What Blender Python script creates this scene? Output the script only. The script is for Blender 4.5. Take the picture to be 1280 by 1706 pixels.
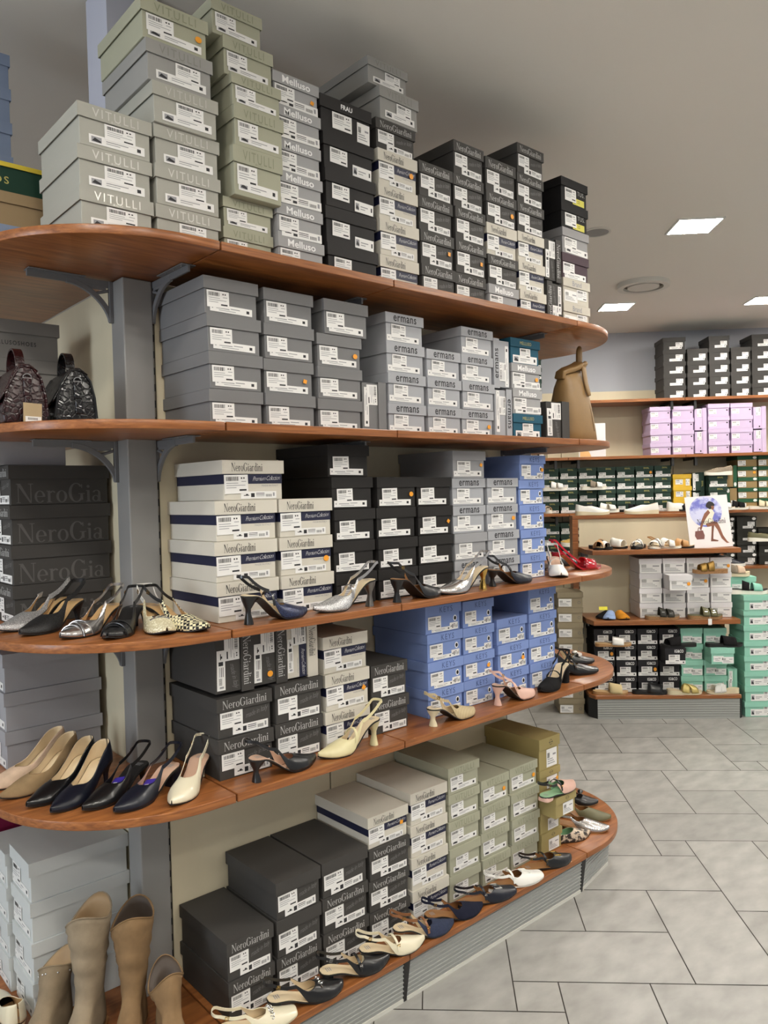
import bpy, bmesh, math, random
from mathutils import Vector, Matrix
for o in list(bpy.data.objects): bpy.data.objects.remove(o)
SC = bpy.context.scene
COL = SC.collection
random.seed(7)
PI = math.pi
# ------------------------------------------------------------------ camera
# world: X runs along the shelving, Y into it, Z up.  The building's own axes (r = right, d = depth) lie 45 deg to it.
CAM_H = 1.67
yaw, pitch, roll = math.radians(48.7046), math.radians(1.3928), math.radians(1.4083)
F = Vector((math.cos(yaw)*math.cos(pitch), math.sin(yaw)*math.cos(pitch), -math.sin(pitch)))
R0 = Vector((math.sin(yaw), -math.cos(yaw), 0)); U0 = R0.cross(F)
R = R0*math.cos(roll) - U0*math.sin(roll); U = U0*math.cos(roll) + R0*math.sin(roll)
cd = bpy.data.cameras.new('camera'); cam = bpy.data.objects.new('camera', cd); COL.objects.link(cam)
cam.matrix_world = Matrix(((R.x, U.x, -F.x, 0), (R.y, U.y, -F.y, 0), (R.z, U.z, -F.z, CAM_H), (0, 0, 0, 1)))
cd.sensor_fit = 'VERTICAL'; cd.sensor_height = 36.0; cd.lens = 1282/1706*36.0
cd.clip_start = .02; cd.clip_end = 60
SC.camera = cam
# ------------------------------------------------------------------ light and exposure
SC.view_settings.view_transform = 'Standard'
try: SC.view_settings.look = 'None'
except Exception: pass
SC.view_settings.gamma = 1; SC.view_settings.use_curve_mapping = False
SC.view_settings.exposure = 0.68
LED = 76.0            # emission of each ceiling panel
WORLD = 0.30
DAY = 75.0
w = bpy.data.worlds.new('world'); SC.world = w; w.use_nodes = True
w.node_tree.nodes['Background'].inputs[0].default_value = (1.0, .975, .94, 1)
w.node_tree.nodes['Background'].inputs[1].default_value = WORLD
def rd(r, d, z=0): return Vector(((d+r)*.70710678, (d-r)*.70710678, z))   # building axes -> world
al = bpy.data.lights.new('shop_window_daylight', 'AREA'); al.shape = 'RECTANGLE'; al.size = 3.2; al.size_y = 1.2
al.energy = DAY; al.color = (.80, .90, 1.0)
alo = bpy.data.objects.new('shop_window_daylight', al); COL.objects.link(alo)
alo.location = (-4.2, 1.8, 2.5); alo.rotation_euler = (0, -PI/2, 0)
CEIL = 3.25
# ------------------------------------------------------------------ materials
def lin(c):
    return tuple(((v/255)/12.92 if v/255 <= .04045 else ((v/255+.055)/1.055)**2.4) for v in c)
MATS = {}
def mat(name, rgb, rough=.6, metal=0, spec=.5, bump=0, bscale=200, var=0, vscale=8, emit=0, coat=0, stretch=None):
    if name in MATS: return MATS[name]
    m = bpy.data.materials.new(name); m.use_nodes = True; nt = m.node_tree; b = nt.nodes['Principled BSDF']
    col = (*lin(rgb), 1)
    b.inputs['Base Color'].default_value = col; b.inputs['Roughness'].default_value = rough
    b.inputs['Metallic'].default_value = metal; b.inputs['Specular IOR Level'].default_value = spec
    if coat: b.inputs['Coat Weight'].default_value = coat; b.inputs['Coat Roughness'].default_value = .08
    if emit: b.inputs['Emission Color'].default_value = col; b.inputs['Emission Strength'].default_value = emit
    tc = None
    if bump or var:
        tc = nt.nodes.new('ShaderNodeTexCoord'); mp = nt.nodes.new('ShaderNodeMapping')
        nt.links.new(tc.outputs['Object'], mp.inputs[0])
        if stretch: mp.inputs['Scale'].default_value = stretch
    if var:
        n = nt.nodes.new('ShaderNodeTexNoise'); n.inputs['Scale'].default_value = vscale; n.inputs['Detail'].default_value = 5
        nt.links.new(mp.outputs[0], n.inputs['Vector'])
        r = nt.nodes.new('ShaderNodeValToRGB')
        r.color_ramp.elements[0].position = .3; r.color_ramp.elements[1].position = .7
        r.color_ramp.elements[0].color = (*[max(0, c*(1-var)) for c in col[:3]], 1)
        r.color_ramp.elements[1].color = (*[min(1, c*(1+var)) for c in col[:3]], 1)
        nt.links.new(n.outputs['Fac'], r.inputs[0]); nt.links.new(r.outputs[0], b.inputs['Base Color'])
    if bump:
        n2 = nt.nodes.new('ShaderNodeTexNoise'); n2.inputs['Scale'].default_value = bscale; n2.inputs['Detail'].default_value = 3
        nt.links.new(mp.outputs[0], n2.inputs['Vector'])
        bp = nt.nodes.new('ShaderNodeBump'); bp.inputs['Strength'].default_value = bump; bp.inputs['Distance'].default_value = .002
        nt.links.new(n2.outputs['Fac'], bp.inputs['Height']); nt.links.new(bp.outputs[0], b.inputs['Normal'])
    MATS[name] = m; return m
def pattern_mat(name, kind, c1, c2, scale, rough=.5, metal=0):
    if name in MATS: return MATS[name]
    m = bpy.data.materials.new(name); m.use_nodes = True; nt = m.node_tree; b = nt.nodes['Principled BSDF']
    tc = nt.nodes.new('ShaderNodeTexCoord')
    if kind == 'check': t = nt.nodes.new('ShaderNodeTexChecker')
    elif kind in ('voro', 'croc'): t = nt.nodes.new('ShaderNodeTexVoronoi')
    elif kind == 'wave': t = nt.nodes.new('ShaderNodeTexWave'); t.inputs['Distortion'].default_value = 0
    else: t = nt.nodes.new('ShaderNodeTexNoise'); t.inputs['Detail'].default_value = 4
    t.inputs['Scale'].default_value = scale
    mp = nt.nodes.new('ShaderNodeMapping'); mp.inputs['Rotation'].default_value = (0, 0, PI/4)
    nt.links.new(tc.outputs['Object'], mp.inputs[0]); nt.links.new(mp.outputs[0], t.inputs['Vector'])
    if kind == 'check':
        t.inputs['Color1'].default_value = (*lin(c1), 1); t.inputs['Color2'].default_value = (*lin(c2), 1)
        nt.links.new(t.outputs['Color'], b.inputs['Base Color'])
    else:
        r = nt.nodes.new('ShaderNodeValToRGB')
        if kind == 'croc': t.feature = 'DISTANCE_TO_EDGE'
        lo, hi = {'voro': (.18, .5), 'croc': (.0, .14), 'wave': (.35, .65), 'noise': (.46, .54), 'glit': (.4, .75)}[kind]
        r.color_ramp.elements[0].position = lo; r.color_ramp.elements[1].position = hi
        r.color_ramp.elements[0].color = (*lin(c1), 1); r.color_ramp.elements[1].color = (*lin(c2), 1)
        nt.links.new(t.outputs['Distance' if kind in ('voro', 'croc') else 'Fac'], r.inputs[0]); nt.links.new(r.outputs[0], b.inputs['Base Color'])
        bp = nt.nodes.new('ShaderNodeBump'); bp.inputs['Strength'].default_value = {'voro': .9, 'croc': .4}.get(kind, .5); bp.inputs['Distance'].default_value = {'voro': .003, 'croc': .0015}.get(kind, .001)
        hr = r
        if kind == 'croc':
            hr = nt.nodes.new('ShaderNodeValToRGB'); hr.color_ramp.elements[1].position = .16; nt.links.new(t.outputs['Distance'], hr.inputs[0])
        nt.links.new(hr.outputs[0], bp.inputs['Height']); nt.links.new(bp.outputs[0], b.inputs['Normal'])
    b.inputs['Roughness'].default_value = rough; b.inputs['Metallic'].default_value = metal
    MATS[name] = m; return m
def wood_mat(name, dark, mid, light, rough=.32):
    m = bpy.data.materials.new(name); m.use_nodes = True; nt = m.node_tree; b = nt.nodes['Principled BSDF']
    tc = nt.nodes.new('ShaderNodeTexCoord'); mp = nt.nodes.new('ShaderNodeMapping'); mp.inputs['Scale'].default_value = (1.6, 14, 40)
    nt.links.new(tc.outputs['Object'], mp.inputs[0])
    n = nt.nodes.new('ShaderNodeTexNoise'); n.inputs['Scale'].default_value = 4; n.inputs['Detail'].default_value = 6; n.inputs['Distortion'].default_value = .6
    nt.links.new(mp.outputs[0], n.inputs['Vector'])
    r = nt.nodes.new('ShaderNodeValToRGB'); e = r.color_ramp.elements
    e[0].position = .28; e[0].color = (*lin(dark), 1); e[1].position = .72; e[1].color = (*lin(light), 1)
    k = e.new(.5); k.color = (*lin(mid), 1)
    nt.links.new(n.outputs['Fac'], r.inputs[0]); nt.links.new(r.outputs[0], b.inputs['Base Color'])
    b.inputs['Roughness'].default_value = rough; MATS[name] = m; return m
WOOD = wood_mat('cherry_wood', (116, 68, 36), (144, 88, 47), (168, 108, 60))
CREAM = mat('cream_panel', (214, 204, 176), .6, var=.05, vscale=6, stretch=(1, 1, .15))
GREYMET = mat('grey_powder_coat', (142, 141, 139), .45, bump=.08, bscale=600)
DARKGAP = mat('dark_slot', (18, 16, 15), .8)
BRKT = mat('bracket_grey', (112, 113, 116), .45)
CHROME = mat('chrome', (215, 215, 215), .18, 1)
GOLD = mat('gold_metal', (205, 170, 95), .25, 1)
BLACKPL = mat('black_plastic', (28, 28, 29), .5)
ALU = mat('ribbed_aluminium', (164, 166, 163), .42, .1)
ALUL = mat('aluminium_rib', (196, 197, 194), .4, .3)
SKIRT = mat('pale_skirting', (205, 204, 196), .6)
PAPER = mat('label_paper', (232, 231, 229), .55)
INK = mat('label_ink', (38, 38, 42), .6)
GINK = mat('label_grey_print', (150, 150, 154), .6)
ORANGE = mat('orange_sticker', (240, 160, 40), .5)
YELLOW = mat('yellow_tag', (236, 226, 60), .5)
# ------------------------------------------------------------------ mesh builder
class MB:
    def __init__(s): s.v = []; s.f = []; s.m = []
    def add(s, vs, fs, mi=0):
        o = len(s.v); s.v += [tuple(p) for p in vs]; s.f += [tuple(i+o for i in f) for f in fs]; s.m += [mi]*len(fs); return s
    def box(s, x0, x1, y0, y1, z0, z1, mi=0):
        return s.add([(x0,y0,z0),(x1,y0,z0),(x1,y1,z0),(x0,y1,z0),(x0,y0,z1),(x1,y0,z1),(x1,y1,z1),(x0,y1,z1)],
                     [(0,3,2,1),(4,5,6,7),(0,1,5,4),(1,2,6,5),(2,3,7,6),(3,0,4,7)], mi)
    def prism(s, poly, z0, z1, mi=0):
        n = len(poly)
        return s.add([(x,y,z0) for x,y in poly]+[(x,y,z1) for x,y in poly],
                     [tuple(range(n-1,-1,-1)), tuple(range(n,2*n))]+[(i,(i+1)%n,n+(i+1)%n,n+i) for i in range(n)], mi)
    def loft(s, rings, mi=0, caps=True, closed=True):
        n = len(rings[0]); vs = [p for r in rings for p in r]; fs = []
        for k in range(len(rings)-1):
            for i in range(n if closed else n-1):
                j = (i+1) % n; fs.append((k*n+i, k*n+j, (k+1)*n+j, (k+1)*n+i))
        if caps and closed: fs.append(tuple(range(n-1,-1,-1))); fs.append(tuple((len(rings)-1)*n+i for i in range(n)))
        return s.add(vs, fs, mi)
    def tube(s, pts, r, n=8, mi=0, closed=False):
        pts = [Vector(p) for p in pts]; rings = []; N = len(pts); up = Vector((0,0,1))
        for i, p in enumerate(pts):
            a = pts[(i-1) % N] if (closed or i) else p; b = pts[(i+1) % N] if (closed or i < N-1) else p
            t = (b-a).normalized(); u = up - t*up.dot(t)
            if u.length < .1: u = Vector((1,0,0)) - t*t.x
            u.normalize(); q = t.cross(u); rr = r(i/(N-1)) if callable(r) else r
            rings.append([p+(u*math.cos(2*PI*k/n)+q*math.sin(2*PI*k/n))*rr for k in range(n)])
        if closed:
            rings.append(rings[0]); return s.loft(rings, mi, caps=False)
        return s.loft(rings, mi)
    def ribbon(s, pts, nors, wid, th, mi=0, closed=False):
        """flat strap: pts centre line, nors outward normals, width across"""
        pts = [Vector(p) for p in pts]; N = len(pts); rings = []
        for i, p in enumerate(pts):
            a = pts[(i-1) % N] if (closed or i) else p; b = pts[(i+1) % N] if (closed or i < N-1) else p
            t = (b-a).normalized(); nn = Vector(nors[i]); nn = (nn - t*nn.dot(t)).normalized(); c = t.cross(nn)
            ww = wid(i/(N-1)) if callable(wid) else wid
            rings.append([p+c*ww/2+nn*th/2, p-c*ww/2+nn*th/2, p-c*ww/2-nn*th/2, p+c*ww/2-nn*th/2])
        if closed: rings.append(rings[0]); return s.loft(rings, mi, caps=False)
        return s.loft(rings, mi)
    def ellipsoid(s, c, r, n=12, m=8, mi=0):
        rings = [[(c[0]+r[0]*math.sin(PI*k/m)*math.cos(2*PI*i/n), c[1]+r[1]*math.sin(PI*k/m)*math.sin(2*PI*i/n), c[2]-r[2]*math.cos(PI*k/m)) for i in range(n)] for k in range(1, m)]
        s.loft(rings, mi); return s
    def mesh(s, name, mats, smooth=False, bevel=0, seg=1, ang=40):
        me = bpy.data.meshes.new(name); me.from_pydata(s.v, [], s.f)
        for q in (mats if isinstance(mats, (list, tuple)) else [mats]): me.materials.append(q)
        for p, k in zip(me.polygons, s.m): p.material_index = k
        bm = bmesh.new(); bm.from_mesh(me)
        bmesh.ops.recalc_face_normals(bm, faces=bm.faces)
        if bevel:
            ed = [e for e in bm.edges if len(e.link_faces) == 2 and e.calc_face_angle(0) > math.radians(ang)]
            bmesh.ops.bevel(bm, geom=ed, offset=bevel, segments=seg, affect='EDGES', profile=.5)
        bm.to_mesh(me); bm.free()
        if smooth:
            for p in me.polygons: p.use_smooth = True
            try: me.set_sharp_from_angle(angle=math.radians(ang))
            except Exception: pass
        me.update(); return me
    def build(s, name, mats, parent=None, **k):
        return link(name, s.mesh(name, mats, **k), parent)
def link(name, me, parent=None, loc=(0,0,0), rot=(0,0,0), scale=None):
    o = bpy.data.objects.new(name, me); COL.objects.link(o); o.parent = parent
    o.location = loc; o.rotation_euler = rot
    if scale: o.scale = scale
    return o
def tag(o, label=None, cat=None, group=None, kind=None):
    if label: o['label'] = label
    if cat: o['category'] = cat
    if group: o['group'] = group
    if kind: o['kind'] = kind
    return o
def thing(name, label, cat, loc=(0,0,0), rz=0, group=None):
    o = bpy.data.objects.new(name, None); COL.objects.link(o); o.empty_display_size = .05
    o.location = loc; o.rotation_euler = (0,0,rz); return tag(o, label, cat, group)
KIDS = {}
def copy_tree(o, parent=None):
    c = o.copy(); COL.objects.link(c); c.parent = parent
    for ch in o.children: copy_tree(ch, c)
    return c
# ------------------------------------------------------------------ lettering
TXT = {}
def text_mesh(s, mt, bold=0, shear=0, space=1.0):
    key = (s, mt.name, bold, shear, space)
    if key in TXT: return TXT[key]
    cu = bpy.data.curves.new('txt', 'FONT'); cu.body = s; cu.align_x = 'CENTER'; cu.offset = bold; cu.shear = shear
    cu.space_character = space; cu.resolution_u = 3
    o = bpy.data.objects.new('txt', cu); COL.objects.link(o)
    dg = bpy.context.evaluated_depsgraph_get(); dg.update()
    me = bpy.data.meshes.new_from_object(o.evaluated_get(dg)); bpy.data.objects.remove(o)
    xs = [v.co.x for v in me.vertices]; x0, x1 = min(xs), max(xs)
    for v in me.vertices: v.co.x = (v.co.x-(x0+x1)/2)/(x1-x0); v.co.y = v.co.y/(x1-x0)
    # stands upright facing -Y, unit width, baseline at z=0
    for v in me.vertices: v.co = (v.co.x, 0, v.co.y)
    me.name = 'lettering'; me.materials.clear(); me.materials.append(mt); TXT[key] = me; return me
def arc(b, cx, cy, rx, ry, a0, a1, th, tv, n=14):
    vs = []; fs = []
    for i in range(n+1):
        a = math.radians(a0+(a1-a0)*i/n); c, s_ = math.cos(a), math.sin(a)
        vs += [(cx+rx*c, 0, cy+ry*s_), (cx+(rx-th)*c, 0, cy+(ry-tv)*s_)]
    for i in range(n): fs.append((2*i, 2*i+1, 2*i+3, 2*i+2))
    b.add(vs, fs)
def rect(b, x0, x1, y0, y1): b.add([(x0,0,y0),(x1,0,y0),(x1,0,y1),(x0,0,y1)], [(0,1,2,3)])
def quad(b, *p): b.add([(x,0,y) for x, y in p], [(0,1,2,3)])
def serif_word(word, mt):
    key = ('serif', word, mt.name)
    if key in TXT: return TXT[key]
    b = MB(); x = 0; T, t, X = .13, .04, .62
    for ch in word:
        if ch == 'N':
            rect(b, x+.06, x+.10, 0, 1); rect(b, x, x+.17, 0, t); quad(b, (x+.02,1),(x+.17,1),(x+.60,0),(x+.53,0))
            rect(b, x+.56, x+.60, 0, 1); rect(b, x+.48, x+.68, 1-t, 1); rect(b, x, x+.12, 1-t, 1); x += .72
        elif ch == 'G':
            arc(b, x+.33, .5, .33, .52, 40, 322, .13, .045, 22); rect(b, x+.50, x+.62, .1, .44); rect(b, x+.42, x+.70, .42, .46); rect(b, x+.55, x+.59, .74, .95); x += .75
        elif ch == 'e':
            arc(b, x+.22, X/2, .22, X/2+.01, 0, 318, .10, .04, 18); rect(b, x+.08, x+.43, X/2-.01, X/2+.03); x += .49
        elif ch == 'o': arc(b, x+.23, X/2, .23, X/2+.01, 0, 360, .11, .04, 20); x += .52
        elif ch == 'r':
            rect(b, x+.05, x+.16, 0, X); rect(b, x, x+.22, 0, t); rect(b, x, x+.08, X-t, X); arc(b, x+.26, X-.14, .12, .14, 20, 170, .07, .06, 8); x += .40
        elif ch == 'i':
            rect(b, x+.05, x+.16, 0, X); rect(b, x, x+.21, 0, t); rect(b, x, x+.08, X-t, X); arc(b, x+.10, .82, .07, .08, 0, 360, .07, .08, 10); x += .26
        elif ch == 'a':
            arc(b, x+.17, .17, .17, .18, 0, 360, .09, .04, 14); rect(b, x+.27, x+.38, 0, .46); arc(b, x+.20, .46, .18, .17, 0, 165, .10, .04, 10); rect(b, x+.34, x+.45, 0, t); x += .48
        elif ch == 'd':
            arc(b, x+.20, X/2, .20, X/2+.01, 0, 360, .10, .04, 18); rect(b, x+.30, x+.41, 0, 1); rect(b, x+.22, x+.32, 1-t, 1); rect(b, x+.38, x+.47, 0, t); x += .50
        elif ch == 'n':
            rect(b, x+.05, x+.16, 0, X); rect(b, x, x+.21, 0, t); rect(b, x, x+.08, X-t, X); arc(b, x+.27, X-.2, .17, .21, 0, 160, .11, .05, 10)
            rect(b, x+.33, x+.44, 0, X-.18); rect(b, x+.27, x+.49, 0, t); x += .53
    sc = 1/x
    b.v = [((px-x/2)*sc, py, pz*sc) for px, py, pz in b.v]
    me = b.mesh('lettering', mt); TXT[key] = me; return me
# ------------------------------------------------------------------ labels
LAB = {}
def label_mesh(style, w_, h):
    key = (style, round(w_, 3), round(h, 3))
    if key in LAB: return LAB[key]
    rn = random.Random(hash(style) % 97 + int(w_*1000)); b = MB()
    b.box(-w_/2, w_/2, -.0003, .0003, -h/2, h/2, 0)
    def q(x0, x1, z0, z1, mi): b.add([(x0,-.0006,z0),(x1,-.0006,z0),(x1,-.0006,z1),(x0,-.0006,z1)], [(0,1,2,3)], mi)
    if style == 'price':
        x = -w_*.42
        while x < w_*.08:
            d = w_*rn.choice((.012, .02, .03)); q(x, x+d, h*.18, h*.40, 1); x += d+w_*rn.choice((.012, .02))
        q(w_*.2, w_*.26, h*.28, h*.36, 1); q(w_*.3, w_*.36, h*.28, h*.36, 1); q(w_*.22, w_*.42, h*.12, h*.16, 2)
        for z, l in ((.04, .5), (-.08, .8), (-.2, .42)): q(-w_*.42, -w_*.42+w_*l, h*z, h*(z+.035), 2)
        q(w_*.12, w_*.42, -h*.36, -h*.27, 1)
    elif style == 'strip':
        q(-w_*.46, -w_*.43, -h*.1, h*.15, 2)
        for k, (a, c) in enumerate(((-.36, -.05), (-.02, .2))): q(w_*a, w_*c, h*(-.05+.1*k), h*(.07+.1*k), 2)
        q(-w_*.3, w_*.1, -h*.28, -h*.2, 2); q(w_*.36, w_*.43, -h*.2, h*.2, 1)
    elif style == 'shoe':
        q(-w_*.46, -w_*.28, -h*.32, h*.3, 2)
        b.add([(-w_*.45,-.0008,-h*.2),(-w_*.30,-.0008,-h*.3),(-w_*.29,-.0008,-h*.12),(-w_*.40,-.0008,h*.18)], [(0,1,2,3)], 1)
        q(-w_*.2, w_*.2, h*.02, h*.12, 2); q(-w_*.2, w_*.05, -h*.2, -h*.12, 2); q(w_*.36, w_*.43, -h*.2, h*.2, 1)
    elif style == 'code':
        q(-w_*.42, -w_*.27, -h*.1, 0, 1); q(-w_*.36, -w_*.3, 0, h*.15, 1)
        q(-w_*.22, -w_*.12, -h*.3, h*.25, 1)
        for k in range(3): q(-w_*.08, w_*.16, h*(.2-.2*k), h*(.28-.2*k), 1 if k < 2 else 2)
        x = w_*.2
        while x < w_*.36: q(x, x+w_*.012, -h*.28, h*.1, 1); x += w_*.025
        q(w_*.4, w_*.45, -h*.2, h*.3, 2)
    elif style == 'wide':
        x = -w_*.42
        while x < -w_*.2: q(x, x+w_*.012, 0, h*.3, 1); x += w_*.026
        for k in range(3): q(-w_*.42, w_*(.1+.1*k), -h*(.1+.12*k), -h*(.05+.12*k), 2)
        q(w_*.1, w_*.4, h*.1, h*.2, 2)
    me = b.mesh('label_'+style, [PAPER, INK, GINK]); LAB[key] = me; return me
STK = {}
def sticker_mesh(mt, shape='round', r=.0095):
    key = (mt.name, shape, r)
    if key not in STK:
        b = MB(); n = 10 if shape == 'round' else 4
        p = [(r*math.cos(2*PI*i/n+.4), r*math.sin(2*PI*i/n+.4)) for i in range(n)]
        b.add([(x,-.0004,z) for x, z in p]+[(x,.0004,z) for x, z in p], [tuple(range(n)), tuple(range(2*n-1,n-1,-1))]+[(i,(i+1)%n,n+(i+1)%n,n+i) for i in range(n)])
        STK[key] = b.mesh('price_sticker', mt)
    return STK[key]
# ------------------------------------------------------------------ shoe boxes
def card(name, rgb, rough=.62): return mat('card_'+name, rgb, rough, spec=.3, var=.03, vscale=5, bump=.05, bscale=350)
SILV = mat('silver_foil', (205, 205, 200), .3, .6)
WHT = mat('white_print', (238, 238, 238), .5)
LGREY = mat('pale_grey_print', (176, 176, 174), .5)
DGREY = mat('dark_grey_print', (104, 103, 102), .5)
BLK = mat('black_print', (30, 30, 34), .5)
SAGE_E = mat('embossed_sage', (136, 140, 116), .5)
GREY_E = mat('embossed_grey', (130, 130, 124), .5)
BLUE_E = mat('embossed_blue', (66, 84, 132), .5)
NAVY = mat('navy_band', (24, 28, 58), .55)
GOLDP = mat('gold_print', (186, 176, 98), .45)
KINDS = {
 'vitulli_grey': dict(c=(166,165,156), d='sage-grey', t=[('VITULLI', 'f', SILV, .62, .0, 1.25)], lab=[('price',.56,.60,.40,.42),('shoe',.52,.30,.72,.24)]),
 'vitulli_grey2': dict(c=(150,149,146), d='mid-grey', t=[('VITULLI', 'f', GREY_E, .62, .0, 1.25)], lab=[('price',.62,.58,.36,.42),('shoe',.52,.30,.72,.24)]),
 'vitulli_green': dict(c=(166,166,146), d='sage-green', t=[('VITULLI', 'f', SAGE_E, .62, .0, 1.25)], lab=[('price',.28,.62,.38,.46),('shoe',.50,.30,.76,.22)]),
 'vitulli_plain': dict(c=(166,166,146), d='sage-green', t=[], lab=[('price',.40,.62,.38,.46),('shoe',.52,.30,.76,.22)]),
 'melluso': dict(c=(160,160,161), d='light grey', t=[('Melluso', 'f', WHT, .60, .02, 1.0)], lab=[('price',.26,.62,.40,.52),('code',.54,.24,.84,.30)]),
 'frau': dict(c=(40,38,38), d='black', t=[], lab=[('price',.30,.62,.32,.46),('shoe',.76,.28,.36,.34)]),
 'frau_name': dict(c=(40,38,38), d='black', t=[('FRAU', 'f', WHT, .22, .02, 1.0)], lab=[('price',.42,.58,.36,.5),('wide',.84,.42,.24,.62)]),
 'nero': dict(c=(66,64,62), d='charcoal', t=[('NeroGiardini', 's', LGREY, .80, 0, 1)], scr=DGREY, lab=[('price',.26,.62,.38,.44),('code',.60,.18,.62,.24)]),
 'nero_plain': dict(c=(66,64,62), d='charcoal', t=[], scr=DGREY, lab=[('price',.26,.62,.40,.46),('code',.54,.20,.66,.24)]),
 'premium': dict(c=(206,201,189), d='cream and navy', t=[('NeroGiardini', 's', BLK, .50, 0, 1)], band=True, lab=[('price',.22,.70,.36,.52),('code',.58,.16,.56,.2)]),
 'plain_grey': dict(c=(120,120,121), d='slate grey', t=[], lab=[('price',.26,.66,.38,.50),('strip',.50,.26,.74,.22)]),
 'ermans': dict(c=(166,168,173), d='silver-grey', t=[('ermans', 'f', BLK, .60, .012, 1.08)], lab=[('price',.34,.64,.36,.46),('strip',.46,.26,.80,.22)], r=.4),
 'ermans_plain': dict(c=(152,153,156), d='silver-grey', t=[], lab=[('price',.34,.62,.38,.5),('strip',.46,.26,.80,.22)]),
 'keys': dict(c=(124,146,200), d='periwinkle blue', t=[('KEYS', 'f', BLUE_E, .36, 0, 1.25)], hole=True, lab=[('price',.26,.58,.34,.50),('strip',.44,.12,.50,.16),('code',.80,.18,.22,.28)]),
 'melluso_teal': dict(c=(28,84,106), d='teal', t=[('MELLUSO', 'f', GOLDP, .38, 0, 1.0)], lab=[('price',.50,.62,.34,.44),('shoe',.50,.24,.78,.34)]),
 'black_plain': dict(c=(36,34,33), d='black', t=[], lab=[('price',.32,.60,.36,.50),('strip',.46,.24,.76,.22)]),
 'stratus': dict(c=(26,25,26), d='black', t=[], lab=[('price',.36,.66,.40,.56)], yel=True),
 'purple': dict(c=(74,58,66), d='plum', t=[], lab=[('price',.26,.62,.40,.5),('strip',.50,.22,.76,.26)]),
 'brand': dict(c=(198,193,180), d='cream', t=[('Brand', 'f', GINK, .34, .02, 1.0)], lab=[('wide',.30,.46,.46,.5),('price',.70,.62,.36,.46)]),
 'grey_brand': dict(c=(150,149,150), d='mid-grey', t=[], lab=[('price',.32,.6,.44,.5),('shoe',.55,.24,.8,.28)]),
 'tan': dict(c=(160,145,96), d='olive-tan', t=[], arrow=True, lab=[('wide',.62,.5,.48,.62)]),
 'left_grey': dict(c=(158,158,163), d='grey', t=[], lab=[('price',.4,.6,.5,.5),('strip',.5,.24,.8,.22)]),
 'left_pale': dict(c=(202,206,206), d='pale grey-blue', t=[], lab=[('price',.3,.62,.36,.52),('strip',.46,.26,.8,.22)]),
 'left_nero': dict(c=(60,58,56), d='charcoal', t=[('NeroGiardini', 's', LGREY, .80, 0, 1)], scr=DGREY, lab=[('price',.26,.62,.38,.44),('code',.60,.18,.62,.24)], side=True),
 'left_belluso': dict(c=(112,110,107), d='warm grey', t=[], lab=[('price',.3,.6,.36,.5)], sidetext='BELLUSOSHOES', stw=.44, sty=.012),
 'left_blue': dict(c=(128,142,168), d='blue-grey', t=[], lab=[('price',.3,.6,.36,.5)]),
 'left_tan': dict(c=(150,128,96), d='tan', t=[], lab=[('price',.3,.6,.36,.5)]),
 'left_ellos': dict(c=(24,58,44), d='dark green', t=[], lab=[('price',.3,.6,.36,.5)], lidc=(208,186,62), sidetext='ELLOS', stw=.34, sty=-.126, stm=GOLDP, lidh=.1),
 'dark_sneaker': dict(c=(62,60,58), d='charcoal', t=[], lab=[('price',.72,.60,.30,.40),('strip',.56,.16,.52,.24)], far=True),
 'sneaker_round': dict(c=(48,48,44), d='dark olive', t=[], lab=[('price',.72,.60,.34,.40),('strip',.56,.16,.5,.22)], far=True, dot=True),
 'lilac': dict(c=(200,180,210), d='lilac', t=[], lab=[('price',.22,.56,.34,.4)], far=True, eye=True),
 'enval': dict(c=(40,62,53), d='dark green', t=[('ENVAL', 'f', GOLDP, .30, .01, 1.0)], lab=[('price',.28,.5,.36,.42),('strip',.50,.16,.88,.24)], far=True),
 'yellow': dict(c=(222,182,62), d='yellow', t=[], lab=[('price',.34,.55,.38,.46),('wide',.8,.5,.2,.6)], far=True),
 'kraft': dict(c=(150,126,86), d='kraft and green', t=[], lab=[('price',.22,.5,.38,.54)], far=True, lidc=(38,84,58), dot=True),
 'white': dict(c=(222,220,222), d='white', t=[], lab=[('wide',.5,.5,.9,.8)], far=True),
 'igi': dict(c=(34,33,37), d='black', t=[('IGI&CO', 'f', WHT, .42, .015, 1.0)], lab=[('price',.44,.58,.5,.5),('strip',.5,.16,.9,.24)], far=True),
 'mint': dict(c=(146,202,182), d='mint green', t=[], lab=[('strip',.32,.5,.42,.4),('wide',.72,.38,.46,.44)], far=True),
 'mint_tall': dict(c=(146,202,182), d='mint green', t=[], lab=[('shoe',.52,.44,.56,.5),('price',.82,.62,.22,.7)], far=True),
 'taupe': dict(c=(146,134,110), d='taupe', t=[], lab=[('wide',.30,.5,.48,.56)], far=True, ring=True),
}
W0, D0, H0 = .185, .294, .115
PROTO = {}
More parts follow.
